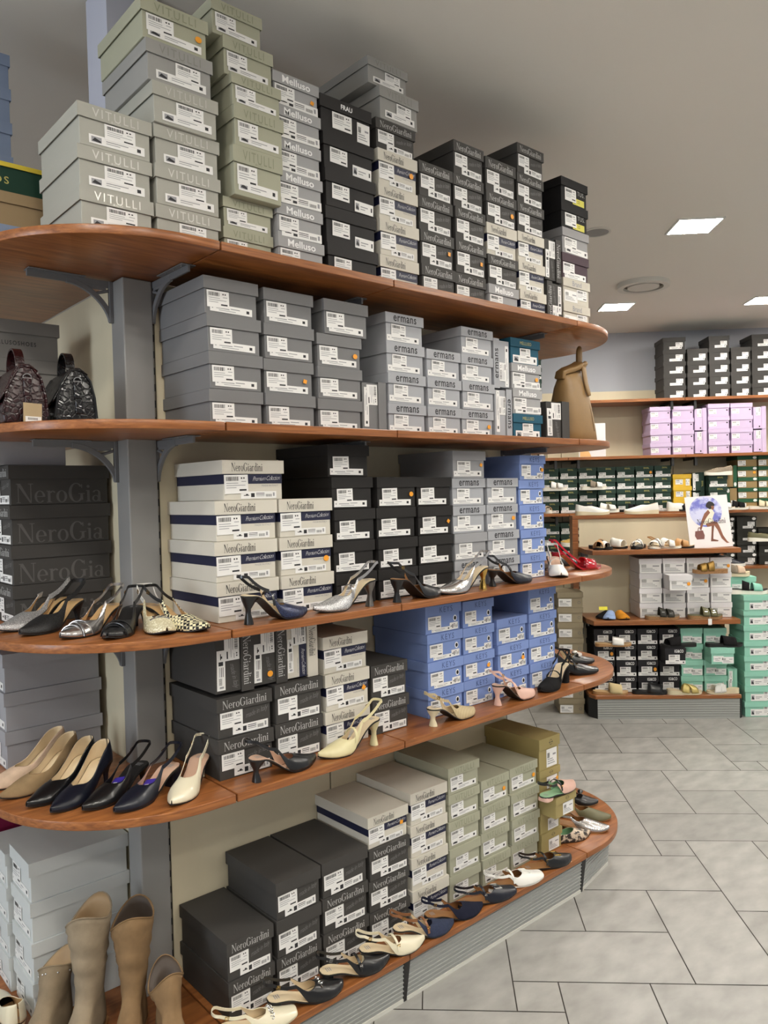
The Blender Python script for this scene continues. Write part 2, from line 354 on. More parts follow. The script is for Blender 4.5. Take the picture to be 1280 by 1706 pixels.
def box_proto(kind):
    if kind in PROTO: return PROTO[kind]
    k = KINDS[kind]; W, D, H = W0, D0, H0; lh = H*(.34 if not k.get('lidh') else k['lidh']) if kind not in ('left_ellos',) else .016
    cm = card(kind, k['c'], k.get('r', .62)); lc = card(kind+'_lid', k['lidc']) if 'lidc' in k else cm
    root = bpy.data.objects.new('shoe_box', None); COL.objects.link(root); root.empty_display_size = .05
    g = .005
    b = MB(); b.box(-W/2+g, W/2-g, -D/2+g, D/2-g, 0, H-.004)
    b.build('body', cm, root, bevel=.0012)
    bz = H-lh                                # lid bottom
    b = MB(); x, y, t = W/2, D/2, .0016
    b.box(-x, x, -y, y, H-t, H); b.box(-x, x, -y, -y+t, bz, H-t); b.box(-x, x, y-t, y, bz, H-t); b.box(-x, -x+t, -y+t, y-t, bz, H-t); b.box(x-t, x, -y+t, y-t, bz, H-t)
    b.build('lid', lc, root)
    f = -D/2
    for (s, typ, mt, wf, bold, sp) in k['t']:
        me = serif_word(s, mt) if typ == 's' else text_mesh(s, mt, bold, 0, sp)
        hgt = max(v.co.z for v in me.vertices)*wf*W; zs = 1.0
        maxh = lh*.62
        zs = min(1.6 if typ == 's' else 1.25, maxh/hgt)
        cx = 0
        if kind == 'premium': cx = -.02
        if kind in ('keys', 'enval'): cx = .012 if kind == 'keys' else .02
        if kind == 'igi': cx = .03
        link('brand_lettering', me, root, (cx, f-.0006, bz+lh*.5-hgt*zs/2), (0,0,0), (wf*W, 1, wf*W*zs))
        if s == 'VITULLI': link('brand_lettering', text_mesh('&CO', mt, 0, 0, 1.2), root, (0, f-.0006, bz+lh*.07), (0,0,0), (.024, 1, .018))
    if k.get('band'):
        b = MB(); z1 = bz-.001; z0 = z1-.028; e = .0005
        b.box(-W/2+g-e, W/2-g+e, -D/2+g-e, D/2-g+e, z0, z1); b.build('navy_band', NAVY, root)
        link('script_lettering', text_mesh('Premium Collection', WHT, -.022, .45, .8), root, (.040, f+g-.0012, z0+.0095), (0,-.04,0), (.084, 1, .084*1.45))
        link('printed_line', text_mesh('MADE IN ITALY', GINK, 0, 0, 1), root, (.05, f+g-.0006, z0-.008), (0,0,0), (.05, 1, .05))
    if k.get('scr'):
        link('script_lettering', text_mesh('made in Italy', k['scr'], 0, .4, .9), root, (.042, f+g-.0006, bz-.026), (0,-.16,0), (.078, 1, .1))
    for style, cx, cz, ww, hh in k['lab']:
        lw = ww*W*1.04; lhh = hh*H*.90
        zc = bz-.003-lhh/2 if (cz >= .55 and kind not in ('keys',) and not k.get('far')) else max(cz*bz, lhh/2+.004)
        rz = random.uniform(-.02, .02)
        link({'price':'price_label','strip':'size_label','shoe':'size_label','code':'size_label','wide':'price_label'}[style], label_mesh(style, lw, lhh), root,
             ((cx-.5)*W, f+g-.0012 - (.0008 if style == 'price' else 0), zc), (0, rz, 0))
    if k.get('hole'):
        b = MB(); n = 14
        for r, yy, mi in ((.0115, 0, 0), (.0075, -.0005, 1)):
            b.add([(r*.8*math.cos(2*PI*i/n), yy, r*1.15*math.sin(2*PI*i/n)) for i in range(n)], [tuple(range(n))], mi)
        o = b.build('finger_hole', [WHT, DARKGAP], root); o.location = (W*.34, f+g-.0006, bz*.66)
    if k.get('eye'):
        b = MB(); n = 8; b.add([(.007*math.cos(2*PI*i/n), 0, .007*math.sin(2*PI*i/n)) for i in range(n)], [tuple(range(n))])
        o = b.build('finger_hole', DARKGAP, root); o.location = (W*.38, f+g-.0006, bz*.72)
    if k.get('ring'):
        b = MB(); arc(b, 0, 0, .011, .011, 0, 360, .003, .003); o = b.build('finger_hole', DGREY, root); o.location = (W*.34, f+g-.0006, bz*.5)
    if k.get('dot'):
        b = MB(); n = 12; b.add([(.018*math.cos(2*PI*i/n), 0, .014*math.sin(2*PI*i/n)) for i in range(n)], [tuple(range(n))])
        o = b.build('round_sticker', PAPER, root); o.location = (W*.36, f-.0008, bz+lh*.5)
    if k.get('yel'):
        b = MB(); b.box(-.04, .04, -.0003, .0003, -.015, .015, 0); b.add([(-.035,-.0006,-.008),(-.022,-.0006,-.010),(-.018,-.0006,.004),(-.030,-.0006,-.002)], [(0,1,2,3)], 1)
        for q in range(2): b.add([(-.008,-.0006,.004-.008*q),(.01,-.0006,.004-.008*q),(.01,-.0006,.006-.008*q),(-.008,-.0006,.006-.008*q)], [(0,1,2,3)], 1)
        o = b.build('size_label', [mat('yellow_label', (214, 206, 92), .5), INK], root); o.location = (.03, f+g-.0012, bz*.30)
        link('brand_lettering', text_mesh('TUS.', LGREY, 0, 0, 1.1), root, (.048, f+g-.0008, bz*.72), (0,0,0), (.05, 1, .06))
    if k.get('arrow'):
        b = MB(); rect(b, -.016, .016, -.0008, .0008); arc(b, 0, 0, .013, .010, 20, 160, .0015, .0015, 8); arc(b, 0, 0, .013, .010, 200, 340, .0015, .0015, 8)
        quad(b, (.010,.003),(.018,0),(.018,0),(.010,-.003)); quad(b, (-.018,0),(-.010,.003),(-.010,-.003),(-.018,0))
        o = b.build('emblem', BLK, root); o.location = (.01, f-.0006, bz+lh*.5)
    if k.get('side'):
        link('side_lettering', serif_word('NeroGia', mat('side_print', (84, 82, 80), .4)), root, (W/2-g+.0006, .0, .006), (0,0,PI/2), (D*.86, 1, D*.86*.8))
    if k.get('sidetext'):
        link('side_lettering', text_mesh(k['sidetext'], k.get('stm', BLK), .01, 0, 1.3), root, (W/2-g+.0006, k['sty'], H*.36), (0,0,PI/2), (D*k['stw'], 1, D*k['stw']*1.15))
    PROTO[kind] = root; root['used'] = 0; return root
NBOX = 0
def put_box(kind, X0, X1, Yf, z, H, label, group, rz=0, D=None, stick=False, stand=0, tilt=0, base_rot=0, jit=True):
    """box with front face plane at Yf, spanning X0..X1; stand=+1/-1: standing on its side, lid to the right/left"""
    global NBOX; NBOX += 1
    p = box_proto(kind)
    r = copy_tree(p); del r['used']
    D = D or D0
    jy = random.uniform(-.004, .004) if jit else 0; jr = random.uniform(-.007, .007) if jit else 0
    if stand:
        W = H; Hh = X1-X0          # H = vertical extent (box width), X span = box height
        r.scale = (W/W0, D/D0, Hh/H0)
        r.location = (X0 if stand > 0 else X1, Yf+D/2+jy, z+W/2)
        r.rotation_euler = (0, PI/2*stand, jr)
    else:
        r.scale = ((X1-X0)/W0, D/D0, H/H0)
        r.location = ((X0+X1)/2, Yf+D/2+jy, z)
        r.rotation_euler = (tilt, 0, jr+rz)
    tag(r, label, 'shoe box', group)
    if stick:
        o = link('price_sticker', sticker_mesh(ORANGE, 'round' if NBOX % 2 else 'diamond'), r, (W0*random.uniform(.30, .38), -D0/2+.001, H0*random.uniform(.36, .5)), (0, random.uniform(-.4, .4), 0))
    return r
ORD = ['lowest', 'second', 'third', 'fourth', 'fifth', 'sixth', 'seventh', 'eighth']
# ------------------------------------------------------------------ the room
def struct(o): return tag(o, kind='structure')
TILE = mat('floor_tile', (160, 158, 153), .38, var=.16, vscale=9, bump=.12, bscale=60)
nt = TILE.node_tree
att = nt.nodes.new('ShaderNodeVertexColor'); att.layer_name = 'tone'
mix = nt.nodes.new('ShaderNodeMixRGB'); mix.blend_type = 'MULTIPLY'; mix.inputs[0].default_value = 1
ramp = [n for n in nt.nodes if n.type == 'VALTORGB'][0]
nt.links.new(ramp.outputs[0], mix.inputs[1]); nt.links.new(att.outputs['Color'], mix.inputs[2]); nt.links.new(mix.outputs[0], nt.nodes['Principled BSDF'].inputs['Base Color'])
mp_ = [n for n in nt.nodes if n.type == 'MAPPING'][0]; mp_.inputs['Rotation'].default_value = (0, 0, PI/4); mp_.inputs['Scale'].default_value = (.8, 1.6, 1)
GROUT = mat('grout', (74, 70, 66), .85)
b = MB(); e = .1525; gp = .0022; tones = []
c0, c1 = rd(-5, -4), rd(-5, 8.4); c2, c3 = rd(6, 8.4), rd(6, -4)
b.add([(p.x, p.y, -.003) for p in (c0, c1, c2, c3)], [(3,2,1,0)], 1); b.add([(p.x, p.y, -.06) for p in (c0, c1, c2, c3)], [(0,1,2,3)], 1); tones += [1, 1]
cell = [(0,1,4,2), (2,5,4,2), (4,1,2,4), (0,3,2,4), (2,3,2,2), (0,0,1,1)]
for i in range(-22, 23):
    for j in range(-22, 23):
        ou, ov = 5*i-j, 7*i+6*j
        if not (-36 < ou < 40 and -44 < ov < 42): continue
        for (u, v, wu, wv) in cell:
            r0, r1 = .231+(ou+u)*e, .231+(ou+u+wu)*e; d0, d1 = 2.446+(ov+v)*e, 2.446+(ov+v+wv)*e
            if r0 < -4.9 or r1 > 5.9 or d0 < -3.9 or d1 > 8.3: continue
            P = [rd(r0+gp, d0+gp), rd(r1-gp, d0+gp), rd(r1-gp, d1-gp), rd(r0+gp, d1-gp)]
            b.add([(p.x, p.y, 0) for p in P], [(0,1,2,3)], 0); tones.append(random.uniform(.90, 1.05))
me = bpy.data.meshes.new('floor'); me.from_pydata(b.v, [], b.f); me.materials.append(TILE); me.materials.append(GROUT)
for p, k in zip(me.polygons, b.m): p.material_index = k
ca = me.color_attributes.new('tone', 'FLOAT_COLOR', 'CORNER')
for p, t in zip(me.polygons, tones):
    for li in p.loop_indices: ca.data[li].color = (t, t, t, 1)
struct(link('floor', me))
PLASTER = mat('ceiling_paint', (232, 228, 220), .9, bump=.05, bscale=90)
WALLP = mat('blue_grey_wall_paint', (176, 180, 188), .9, bump=.06, bscale=120)
def slab(name, pts, z0, z1, mt): b = MB(); b.prism([(p.x, p.y) for p in pts], z0, z1); return struct(b.build(name, mt))
slab('ceiling', [rd(-5,-4), rd(6,-4), rd(6,8.4), rd(-5,8.4)], CEIL, CEIL+.1, PLASTER)
slab('wall_back', [rd(-5,8.06), rd(6,8.06), rd(6,8.2), rd(-5,8.2)], 0, CEIL, WALLP)
slab('wall_right', [rd(5.2,-4), rd(5.34,-4), rd(5.34,8.06), rd(5.2,8.06)], 0, CEIL, WALLP)
slab('wall_left', [rd(-4.8,4.2), rd(-4.66,4.2), rd(-4.66,8.06), rd(-4.8,8.06)], 0, CEIL, WALLP)
b = MB(); b.box(.955, 1.12, 2.30, 2.46, 2.352, CEIL-.001); struct(b.build('trim_pillar', mat('pillar_paint', (186, 188, 202), .85)))
# ------------------------------------------------------------------ ceiling lights and fittings
DIFF = bpy.data.materials.new('led_diffuser'); DIFF.use_nodes = True
bs = DIFF.node_tree.nodes['Principled BSDF']; bs.inputs['Base Color'].default_value = (.9,.9,.9,1)
bs.inputs['Emission Color'].default_value = (1.0, .95, .86, 1); bs.inputs['Emission Strength'].default_value = LED
FRAME = mat('light_frame', (226, 226, 222), .5)
lights = [(1.62, 4.83, 'square lit ceiling panel nearest above the aisle'), (1.63, 6.88, 'square lit ceiling panel farther back, below the round vent'), (2.88, 6.85, 'square lit ceiling panel cut by the right picture edge')]
extra = [(1.63, 2.75), (1.63, .7), (1.63, -1.4), (2.88, 4.8), (2.88, 2.75), (2.88, .7), (.4, .2), (.4, -1.6), (-.85, .3), (-.85, -1.6), (4.1, 6.85), (4.1, 4.8), (4.1, 2.7)]
lf = MB(); h = .125
for (x0, x1, y0, y1) in ((-h-.012, h+.012, -h-.012, -h), (-h-.012, h+.012, h, h+.012), (-h-.012, -h, -h, h), (h, h+.012, -h, h)): lf.box(x0, x1, y0, y1, -.008, 0)
lfm = lf.mesh('light_frame', FRAME); ld = MB(); ld.box(-h, h, -h, h, -.005, 0); ldm = ld.mesh('light_diffuser', DIFF)
for i, t in enumerate(lights+extra):
    p = rd(t[0], t[1], CEIL)
    lab = t[2] if i < 3 else 'square lit ceiling panel over the shop floor, outside the picture'
    o = thing('ceiling_light', lab, 'ceiling light', p, PI/4, 'square ceiling panels')
    link('frame', lfm, o); link('diffuser', ldm, o)
p = rd(1.664, 6.136, CEIL); o = thing('ceiling_vent', 'round white air vent with dark ring on the ceiling', 'air vent', p)
def disc(b, r0, r1, z0, z1, n=36, mi=0):
    rr = [[(r*math.cos(2*PI*i/n), r*math.sin(2*PI*i/n), z) for i in range(n)] for r, z in ((r0, z0), (r1, z0), (r1, z1), (r0, z1), (r0, z0))]
    b.loft(rr, mi, caps=False)
VW = mat('vent_plastic', (214, 212, 204), .5)
b = MB(); disc(b, .150, .195, -.035, 0); b.build('outer_ring', VW, o, smooth=True)
b = MB(); disc(b, .0, .150, -.014, -.004); b.build('dark_throat', mat('vent_dark', (96, 90, 82), .8), o)
b = MB(); disc(b, .0, .118, -.034, -.018); b.build('centre_disc', VW, o, smooth=True)
p = rd(1.04, 4.863, CEIL); o = thing('ceiling_speaker', 'small grey round disc on the ceiling beside the black boxes', 'ceiling speaker', p)
b = MB(); disc(b, .075, .088, -.008, 0); b.build('rim', VW, o, smooth=True)
b = MB(); disc(b, 0, .075, -.005, 0); b.build('grille', mat('speaker_grille', (150, 150, 148), .7), o)
# ------------------------------------------------------------------ the big shelving unit
SZ = [2.3495, 1.8709, 1.3134, .8687, .1734]; TH = .0235; XS = [1.046, 1.6646, 2.6627]
unit = thing('shelving_unit', 'long cherry wood and grey metal shelving unit with rounded ends', 'shelving', (1.0, 2.25, 0))
def ub(b, name, mt, **k):
    o = b.build(name, mt, unit, **k); o.location = (-1.0, -2.25, 0); return o
CXL, CYL, RL = .97, 2.25, .43
def shelf_corner(z):
    n = 26; pts = [(XS[0]-.003, 1.82)]
    pts += [(CXL+RL*math.cos(a), CYL+RL*math.sin(a)) for a in [(-PI/2)-(PI/2)*i/n for i in range(n+1)]]
    pts += [(CXL-RL, 3.05), (.945, 3.05), (.945, 2.222), (XS[0]-.003, 2.222)]
    b = MB(); b.prism(pts[::-1], z-TH, z); return b
def shelf_end(z, cx=2.75):
    n = 40; pts = [(XS[2]+.002, 1.82)]+[(cx+.46*math.cos(a), 2.28+.46*math.sin(a)) for a in [-PI/2+PI*i/n for i in range(n+1)]]+[(XS[2]+.002, 2.74)]
    b = MB(); b.prism(pts, z-TH, z); return b
for k, z in enumerate(SZ):
    ub(shelf_corner(z), 'shelf_board', WOOD, bevel=.002, seg=2, ang=50, smooth=True)
    for x0, x1 in ((XS[0]+.002, XS[1]-.002), (XS[1]+.002, XS[2]-.002)):
        b = MB(); b.box(x0, x1, 1.82, 2.222, z-TH, z); ub(b, 'shelf_board', WOOD, bevel=.002, seg=2)
        b = MB(); b.box(x0, x1, 2.30, 2.74, z-TH, z); ub(b, 'shelf_board', WOOD, bevel=.002)
    ub(shelf_end(z, 2.75 if k < 4 else 2.76), 'shelf_board', WOOD, bevel=.002, seg=2, ang=50, smooth=True)
    b = MB(); b.box(.54, .945, 3.055, 4.1, z-TH, z); ub(b, 'shelf_board', WOOD, bevel=.002)
# post, panels
b = MB(); b.box(.9365, 1.028, 2.206, 2.296, .17, SZ[0]-TH-.001); ub(b, 'corner_post', GREYMET, bevel=.004, seg=2)
b = MB(); b.box(1.028, 1.040, 2.226, 2.29, .17, SZ[0]-TH-.001, 0)
zz = .22
while zz < 2.28: b.box(1.030, 1.038, 2.2252, 2.2262, zz, zz+.028, 1); zz += .05
ub(b, 'slotted_upright', [DARKGAP, mat('slot_light', (120,112,100), .7)])
for x0, x1 in ((1.042, XS[1]-.003), (XS[1]+.003, XS[2]-.01)):
    b = MB(); b.box(x0, x1, 2.226, 2.296, .15, SZ[0]-TH-.001); ub(b, 'back_panel', CREAM)
b = MB(); b.box(XS[1]-.003, XS[1]+.003, 2.232, 2.29, .15, SZ[0]-TH-.001); ub(b, 'slotted_upright', DARKGAP)
b = MB(); b.box(XS[2]-.01, XS[2]-.001, 2.226, 2.296, .15, SZ[0]-TH-.001); ub(b, 'slotted_upright', GREYMET)
b = MB(); b.box(.950, .99, 2.305, 3.05, .15, SZ[0]-TH-.001); ub(b, 'back_panel', CREAM)
b = MB(); b.box(.950, .99, 3.055, 4.1, .15, SZ[0]-TH-.001); ub(b, 'back_panel', CREAM)
b = MB(); b.box(.952, .99, 2.297, 2.304, .15, SZ[0]-TH-.001); ub(b, 'slotted_upright', DARKGAP)
# brackets: local frame arm along +x, hanging below z=0
def bracket_mesh():
    b = MB(); L = .245
    b.box(0, L, -.004, .004, -.022, -.002)
    b.box(L*.35, L, -.022, .022, -.004, -.001)
    b.box(0, .012, -.006, .006, -.125, -.002)
    N = 14; pr = []
    for i in range(N+1):
        t = i/N; x = .006+t**1.5*.13; z = -.122+(1-(1-t)**1.7)*.106; pr.append((x, 0, z))
    b.ribbon(pr, [(0,1,0)]*(N+1), .016, .010)
    b.box(.02, .10, -.003, .003, -.03, -.016)
    b.tube([(.012,0,-.03),(.06,0,-.045),(.085,0,-.03)], .005, 6)
    for i in range(6): b.ellipsoid((L*(.42+.1*i), .012*(-1)**i, -.0045), (.0035, .0035, .002), 8, 4)
    return b.mesh('bracket', BRKT, bevel=.001)
bm_ = bracket_mesh()
for z in SZ[:4]:
    o = link('shelf_bracket', bm_, unit, (.9365-1.0, 2.28-2.25, z-TH), (0,0,PI))
    for x in (1.034, XS[1], XS[2]-.006): o = link('shelf_bracket', bm_, unit, (x-1.0, 2.224-2.25, z-TH), (0,0,-PI/2))
    o = link('shelf_bracket', bm_, unit, (XS[2]-1.0, 2.26-2.25, z-TH), (0,0,0))
# plinth: ribbed metal with dark wedge joints and a pale skirting strip
def ribs(b, P0, P1, z0, z1, lean, mi0=0, mi1=1, n=9):
    P0 = Vector((*P0, 0)); P1 = Vector((*P1, 0)); t = (P1-P0).normalized(); nn = Vector((t.y, -t.x, 0))
    def rowp(z, out): f = (z-z0)/(z1-z0); o = nn*(out+lean*f); return (P0+o)+Vector((0,0,z)), (P1+o)+Vector((0,0,z))
    zs = [z0]; prof = [(z0, 0)]; st = (z1-z0)/n
    for i in range(n):
        a = z0+i*st; prof += [(a+st*.62, 0), (a+st*.68, .0035), (a+st*.94, .0035), (a+st, 0)]
    vs = []; fs = []
    for z, out in prof: a, c = rowp(z, out); vs += [a, c]
    for i in range(len(prof)-1): fs.append((2*i, 2*i+1, 2*i+3, 2*i+2))
    o = len(vs); back0 = [P0-nn*.012+Vector((0,0,z0)), P1-nn*.012+Vector((0,0,z0)), P0-nn*.012+Vector((0,0,z1)), P1-nn*.012+Vector((0,0,z1))]
    b.add(vs, fs, mi0); b.add(back0, [(1,0,2,3)], mi0)
    b.add([*rowp(z0,-.01), *rowp(z0,.004), *[q+Vector((0,0,-z0)) for q in rowp(z0,-.01)], *[q+Vector((0,0,-z0)) for q in rowp(z0,.004)]],
          [(2,3,1,0),(6,7,3,2),(4,6,2,0),(1,3,7,5),(4,5,7,6)], mi1)
zt = SZ[4]-TH-.001
for P0, P1 in (((1.05,1.852),(XS[1]-.008,1.852)), ((XS[1]+.008,1.852),(XS[2]-.008,1.852)), ((XS[2]+.010,1.855),(2.943,1.9075)), ((2.946,1.912),(3.13,2.14)), ((3.133,2.145),(3.15,2.42)), ((3.148,2.425),(2.943,2.65))):
    b = MB(); ribs(b, P0, P1, .012, zt, .014 if P0[0] < 2.7 else .004); ub(b, 'plinth_panel', [ALU, SKIRT])
for x in XS:
    b = MB(); b.add([(x-.006,1.850,.0),(x+.006,1.850,0),(x+.006,1.87,0),(x-.006,1.87,0),(x-.015,1.834,zt),(x+.015,1.834,zt),(x+.012,1.87,zt),(x-.012,1.87,zt)], [(0,3,2,1),(4,5,6,7),(0,1,5,4),(1,2,6,5),(2,3,7,6),(3,0,4,7)])
    ub(b, 'plinth_joint', BLACKPL)
n = 12; arcp = [(CXL+.395*math.cos(a), CYL+.395*math.sin(a)) for a in [-PI/2-PI/2*i/n for i in range(n+1)]]
for i in range(n):
    b = MB(); ribs(b, arcp[i+1], arcp[i], .012, zt, .008); ub(b, 'plinth_panel', [ALU, SKIRT])
b = MB(); ribs(b, (CXL-.395, 4.1), (CXL-.395, CYL), .012, zt, .008); ub(b, 'plinth_panel', [ALU, SKIRT])
# ------------------------------------------------------------------ stock on the big unit
SHN = ['top shelf', 'second shelf', 'middle shelf', 'fourth shelf', 'bottom shelf']
STACKN = ['first', 'second', 'third', 'fourth', 'fifth', 'sixth', 'seventh', 'eighth', 'ninth', 'tenth', 'eleventh', 'twelfth']
def stack(s, no, X0, X1, kinds, H, Yf=1.93, stk=(), dx=None, z0=None, D=None, dy=None, note=''):
    z = (SZ[s] if z0 is None else z0)+.0004
    n = len(kinds)
    for i, kd in enumerate(kinds):
        h = H[i] if isinstance(H, (list, tuple)) else H
        ox = dx[i] if dx else 0; oy = dy[i] if dy else 0
        pos = 'topmost' if i == n-1 else ('lowest' if i == 0 else ORD[i]+' from bottom')
        lab = f"{KINDS[kd]['d']} shoe box, {pos} in {STACKN[no]} stack from left, {SHN[s]}"
        put_box(kd, X0+ox+.0012, X1+ox-.0012, Yf+oy, z, h-.0006, lab, 'shoe boxes on the '+SHN[s], stick=i in stk, D=D)
        z += h
# top shelf
VG, VN, M, FR, FN, NE, PR = 'vitulli_grey', 'vitulli_green', 'melluso', 'frau', 'frau_name', 'nero', 'premium'
stack(0, 0, .717, .914, [VG]*3, .1035)
stack(0, 1, .917, 1.113, [VG, VG, VG, 'vitulli_grey', 'vitulli_grey2', VN], .1045, dx=[0,0,0,-.008,-.022,-.032], dy=[0,0,0,-.02,-.02,-.02], stk=(5,))
stack(0, 2, 1.127, 1.296, [VN]*7, [.092, .085, .138, .112, .088, .104, .095], dx=[0,0,.016,.022,.016,.002,-.03], dy=[.016,.016,-.022,-.022,-.022,-.005,0])
stack(0, 3, 1.300, 1.473, [M]*6, .0978, stk=(5,))
stack(0, 4, 1.478, 1.690, [FR]*4+[FN], .1142, dx=[.008,.006,.002,0,-.006])
stack(0, 5, 1.704, 1.887, [PR]*4+[NE, 'vitulli_grey2', 'vitulli_grey2'], [.1165]*4+[.103, .106, .085], dx=[0,0,0,0,0,.012,-.03], stk=(3,))
stack(0, 6, 1.893, 2.066, [NE]*4, .119, stk=(1,))
stack(0, 7, 2.072, 2.240, [NE]*5, .1195, stk=(1,))
stack(0, 8, 2.246, 2.428, [M, NE, PR, NE, NE], [.106, .112, .120, .118, .128], stk=(3,))
stack(0, 9, 2.434, 2.606, [PR, PR, PR, NE, NE, NE], .1145)
lab = 'charcoal shoe box standing on its side on top shelf near the right end, '
put_box(NE, 2.612, 2.716, 1.93, SZ[0]+.0005, .176, lab+'lower one', 'shoe boxes on the top shelf', stand=-1)
put_box(NE, 2.612, 2.716, 1.93, SZ[0]+.1785, .176, lab+'upper one', 'shoe boxes on the top shelf', stand=1)
stack(0, 10, 2.729, 2.925, ['brand', 'brand', 'purple', 'grey_brand', 'stratus', 'stratus'], .1055)
# second shelf
PG, ER, KE = 'plain_grey', 'ermans', 'keys'
stack(1, 0, 1.058, 1.237, [PG]*4, .1040, dx=[.002,0,-.004,-.01])
stack(1, 1, 1.241, 1.424, [PG]*4, .1030, stk=(1,))
stack(1, 2, 1.432, 1.614, [PG]*4, [.100,.100,.102,.108], dx=[0,0,0,.024], dy=[0,0,0,-.012], stk=(2,))
put_box(PG, 1.620, 1.720, 1.93, SZ[1]+.0005, .168, 'slate grey shoe box standing on its side between grey and silver stacks, second shelf', 'shoe boxes on the second shelf', stand=1)
stack(1, 3, 1.724, 1.904, [ER]*4, .1020)
stack(1, 4, 1.909, 2.085, [ER]*3, .1010)
stack(1, 5, 2.090, 2.270, [ER]*4, .1010, stk=(0,))
put_box(ER, 2.275, 2.371, 1.93, SZ[1]+.0005, .190, 'silver-grey shoe box standing on its side, lower one, beside the teal stack', 'shoe boxes on the second shelf', stand=1)
put_box(ER, 2.275, 2.371, 1.93, SZ[1]+.1925, .190, 'silver-grey shoe box standing on its side, upper one, beside the teal stack', 'shoe boxes on the second shelf', stand=-1)
stack(1, 6, 2.378, 2.566, ['melluso_teal', M, M, 'melluso_teal'], .0995, stk=(2,))
put_box('nero_plain', 2.600, 2.755, 1.93, SZ[1]+.0005, .165, 'charcoal shoe box standing on its side beside the brown tote bag', 'shoe boxes on the second shelf', stand=1)
# middle shelf
BP = 'black_plain'
stack(2, 0, 1.064, 1.274, [PR]*4, .1155, dx=[0,-.004,0,.026])
stack(2, 1, 1.278, 1.479, [PR]*3, .1155, stk=(1,))
stack(2, 2, 1.483, 1.656, [BP]*5, .1030, dx=[0,0,0,-.006,-.016])
stack(2, 3, 1.662, 1.846, [BP]*4, .1027, stk=(3,))
stack(2, 4, 1.850, 2.026, [BP]*4, .1023, stk=(2,))
stack(2, 5, 2.031, 2.212, [ER, 'ermans_plain', ER, ER, 'ermans_plain'], .1010, stk=(4,))
stack(2, 6, 2.216, 2.403, [ER]*4, .1010, stk=(2,))
stack(2, 7, 2.411, 2.578, [KE]*5, .0988, stk=(4,))
# fourth shelf
stack(3, 0, 1.052, 1.238, [NE]*2, .1165)
stack(3, 1, 1.243, 1.422, [NE]*2, .1195)
gl = 'standing on its side upon charcoal boxes, fourth shelf, '
put_box('nero', 1.056, 1.178, 1.935, SZ[3]+.2402, .176, 'charcoal shoe box '+gl+'leftmost', 'shoe boxes on the fourth shelf', stand=1)
put_box('nero', 1.180, 1.298, 1.935, SZ[3]+.2402, .176, 'charcoal shoe box '+gl+'second from left', 'shoe boxes on the fourth shelf', stand=1, stick=True)
put_box('premium', 1.300, 1.413, 1.935, SZ[3]+.2402, .176, 'cream and navy shoe box '+gl+'rightmost', 'shoe boxes on the fourth shelf', stand=1)
stack(3, 2, 1.428, 1.612, [PR]*3, .1180, stk=(1,))
stack(3, 3, 1.622, 1.788, [NE]*2, .1155)
stack(3, 4, 1.879, 2.064, [KE]*4, .0995, dx=[0,0,0,-.004])
stack(3, 5, 2.069, 2.245, [KE]*4, .0985, stk=(1,))
stack(3, 6, 2.256, 2.445, [KE]*3, .1015, stk=(1,))
stack(3, 7, 2.450, 2.634, [KE]*4, .1005)
# bottom shelf
stack(4, 0, 1.060, 1.219, [NE]*2, .1150)
stack(4, 1, 1.226, 1.394, [NE, 'nero_plain', 'nero_plain'], .1145)
stack(4, 2, 1.399, 1.588, [NE, NE, 'nero_plain'], .1145)
stack(4, 3, 1.592, 1.776, [NE, NE, NE, PR], .1070, stk=(3,))
stack(4, 4, 1.782, 1.966, [PR]*4, .1140)
stack(4, 5, 1.970, 2.140, ['vitulli_plain', 'vitulli_plain', VN, VN, VN], .0993)
stack(4, 6, 2.145, 2.311, [VN]*4, .1010, stk=(3,))
stack(4, 7, 2.317, 2.496, [VN]*4, .1010, stk=(3,))
stack(4, 8, 2.504, 2.645, ['tan', 'tan', 'tan', 'tan', 'tan'], [.086, .086, .086, .086, .132], dy=[0,0,-.075,0,0], stk=(3,))
# left bay: label ends face -X, long sides face the camera
def put_left(kind, s, Yn, i, h, label, W=.185, X0=.652, D=.292, yj=0):
    p = box_proto(kind); r = copy_tree(p); del r['used']
    r.scale = (W/W0, D/D0, h/H0); r.rotation_euler = (0, 0, -PI/2)
    r.location = (X0+D/2, Yn+W/2+yj, SZ[s]+.0005+i*h+.0003*i)
    tag(r, label, 'shoe box', 'shoe boxes in the left bay'); return r
for i in range(3): put_left('left_grey', 3, 2.46, i, .116, f"grey shoe box, {['lowest','middle','topmost'][i]} of three behind the nude pumps", X0=.640)
for i in range(4): put_left('left_nero', 2, 2.36, i, .1155, f"charcoal shoe box with large side lettering, {['lowest','second','third','topmost'][i]} of stack left of the post", X0=.648)
put_left('left_grey', 2, 2.40, 4, .116, 'grey shoe box lying on the charcoal lettered boxes under the second shelf', X0=.56, D=.27)
for i in range(3): put_left('left_belluso', 1, 2.48, i, .116, f"warm grey lettered shoe box, {['lowest','middle','topmost'][i]} of three behind the handbags", X0=.553)
for i in range(4): put_left('left_pale', 4, 2.31, i, .116, f"pale grey-blue shoe box, {['lowest','second','third','topmost'][i]} of the stack behind the boots", X0=.650)
for i in range(4): put_left('left_pale', 4, 2.51, i, .107, f"pale grey-blue shoe box, {['lowest','second','third','topmost'][i]} of the farther stack behind the boots", X0=.640)
put_left('left_pale', 4, 2.71, 0, .35, 'tall pale grey-green boot box at the left edge under the pumps shelf', X0=.60, D=.33)
r = put_left('left_pale', 4, 2.72, 3, .117, 'magenta shoe box at left edge just under the pumps shelf', X0=.60, D=.3); 
MAG = card('magenta', (122, 18, 62))
for ch in list(r.children):
    if ch.name.startswith(('body', 'lid')): ch.data = ch.data.copy(); ch.data.materials[0] = MAG
r.location.z = SZ[4]+.352
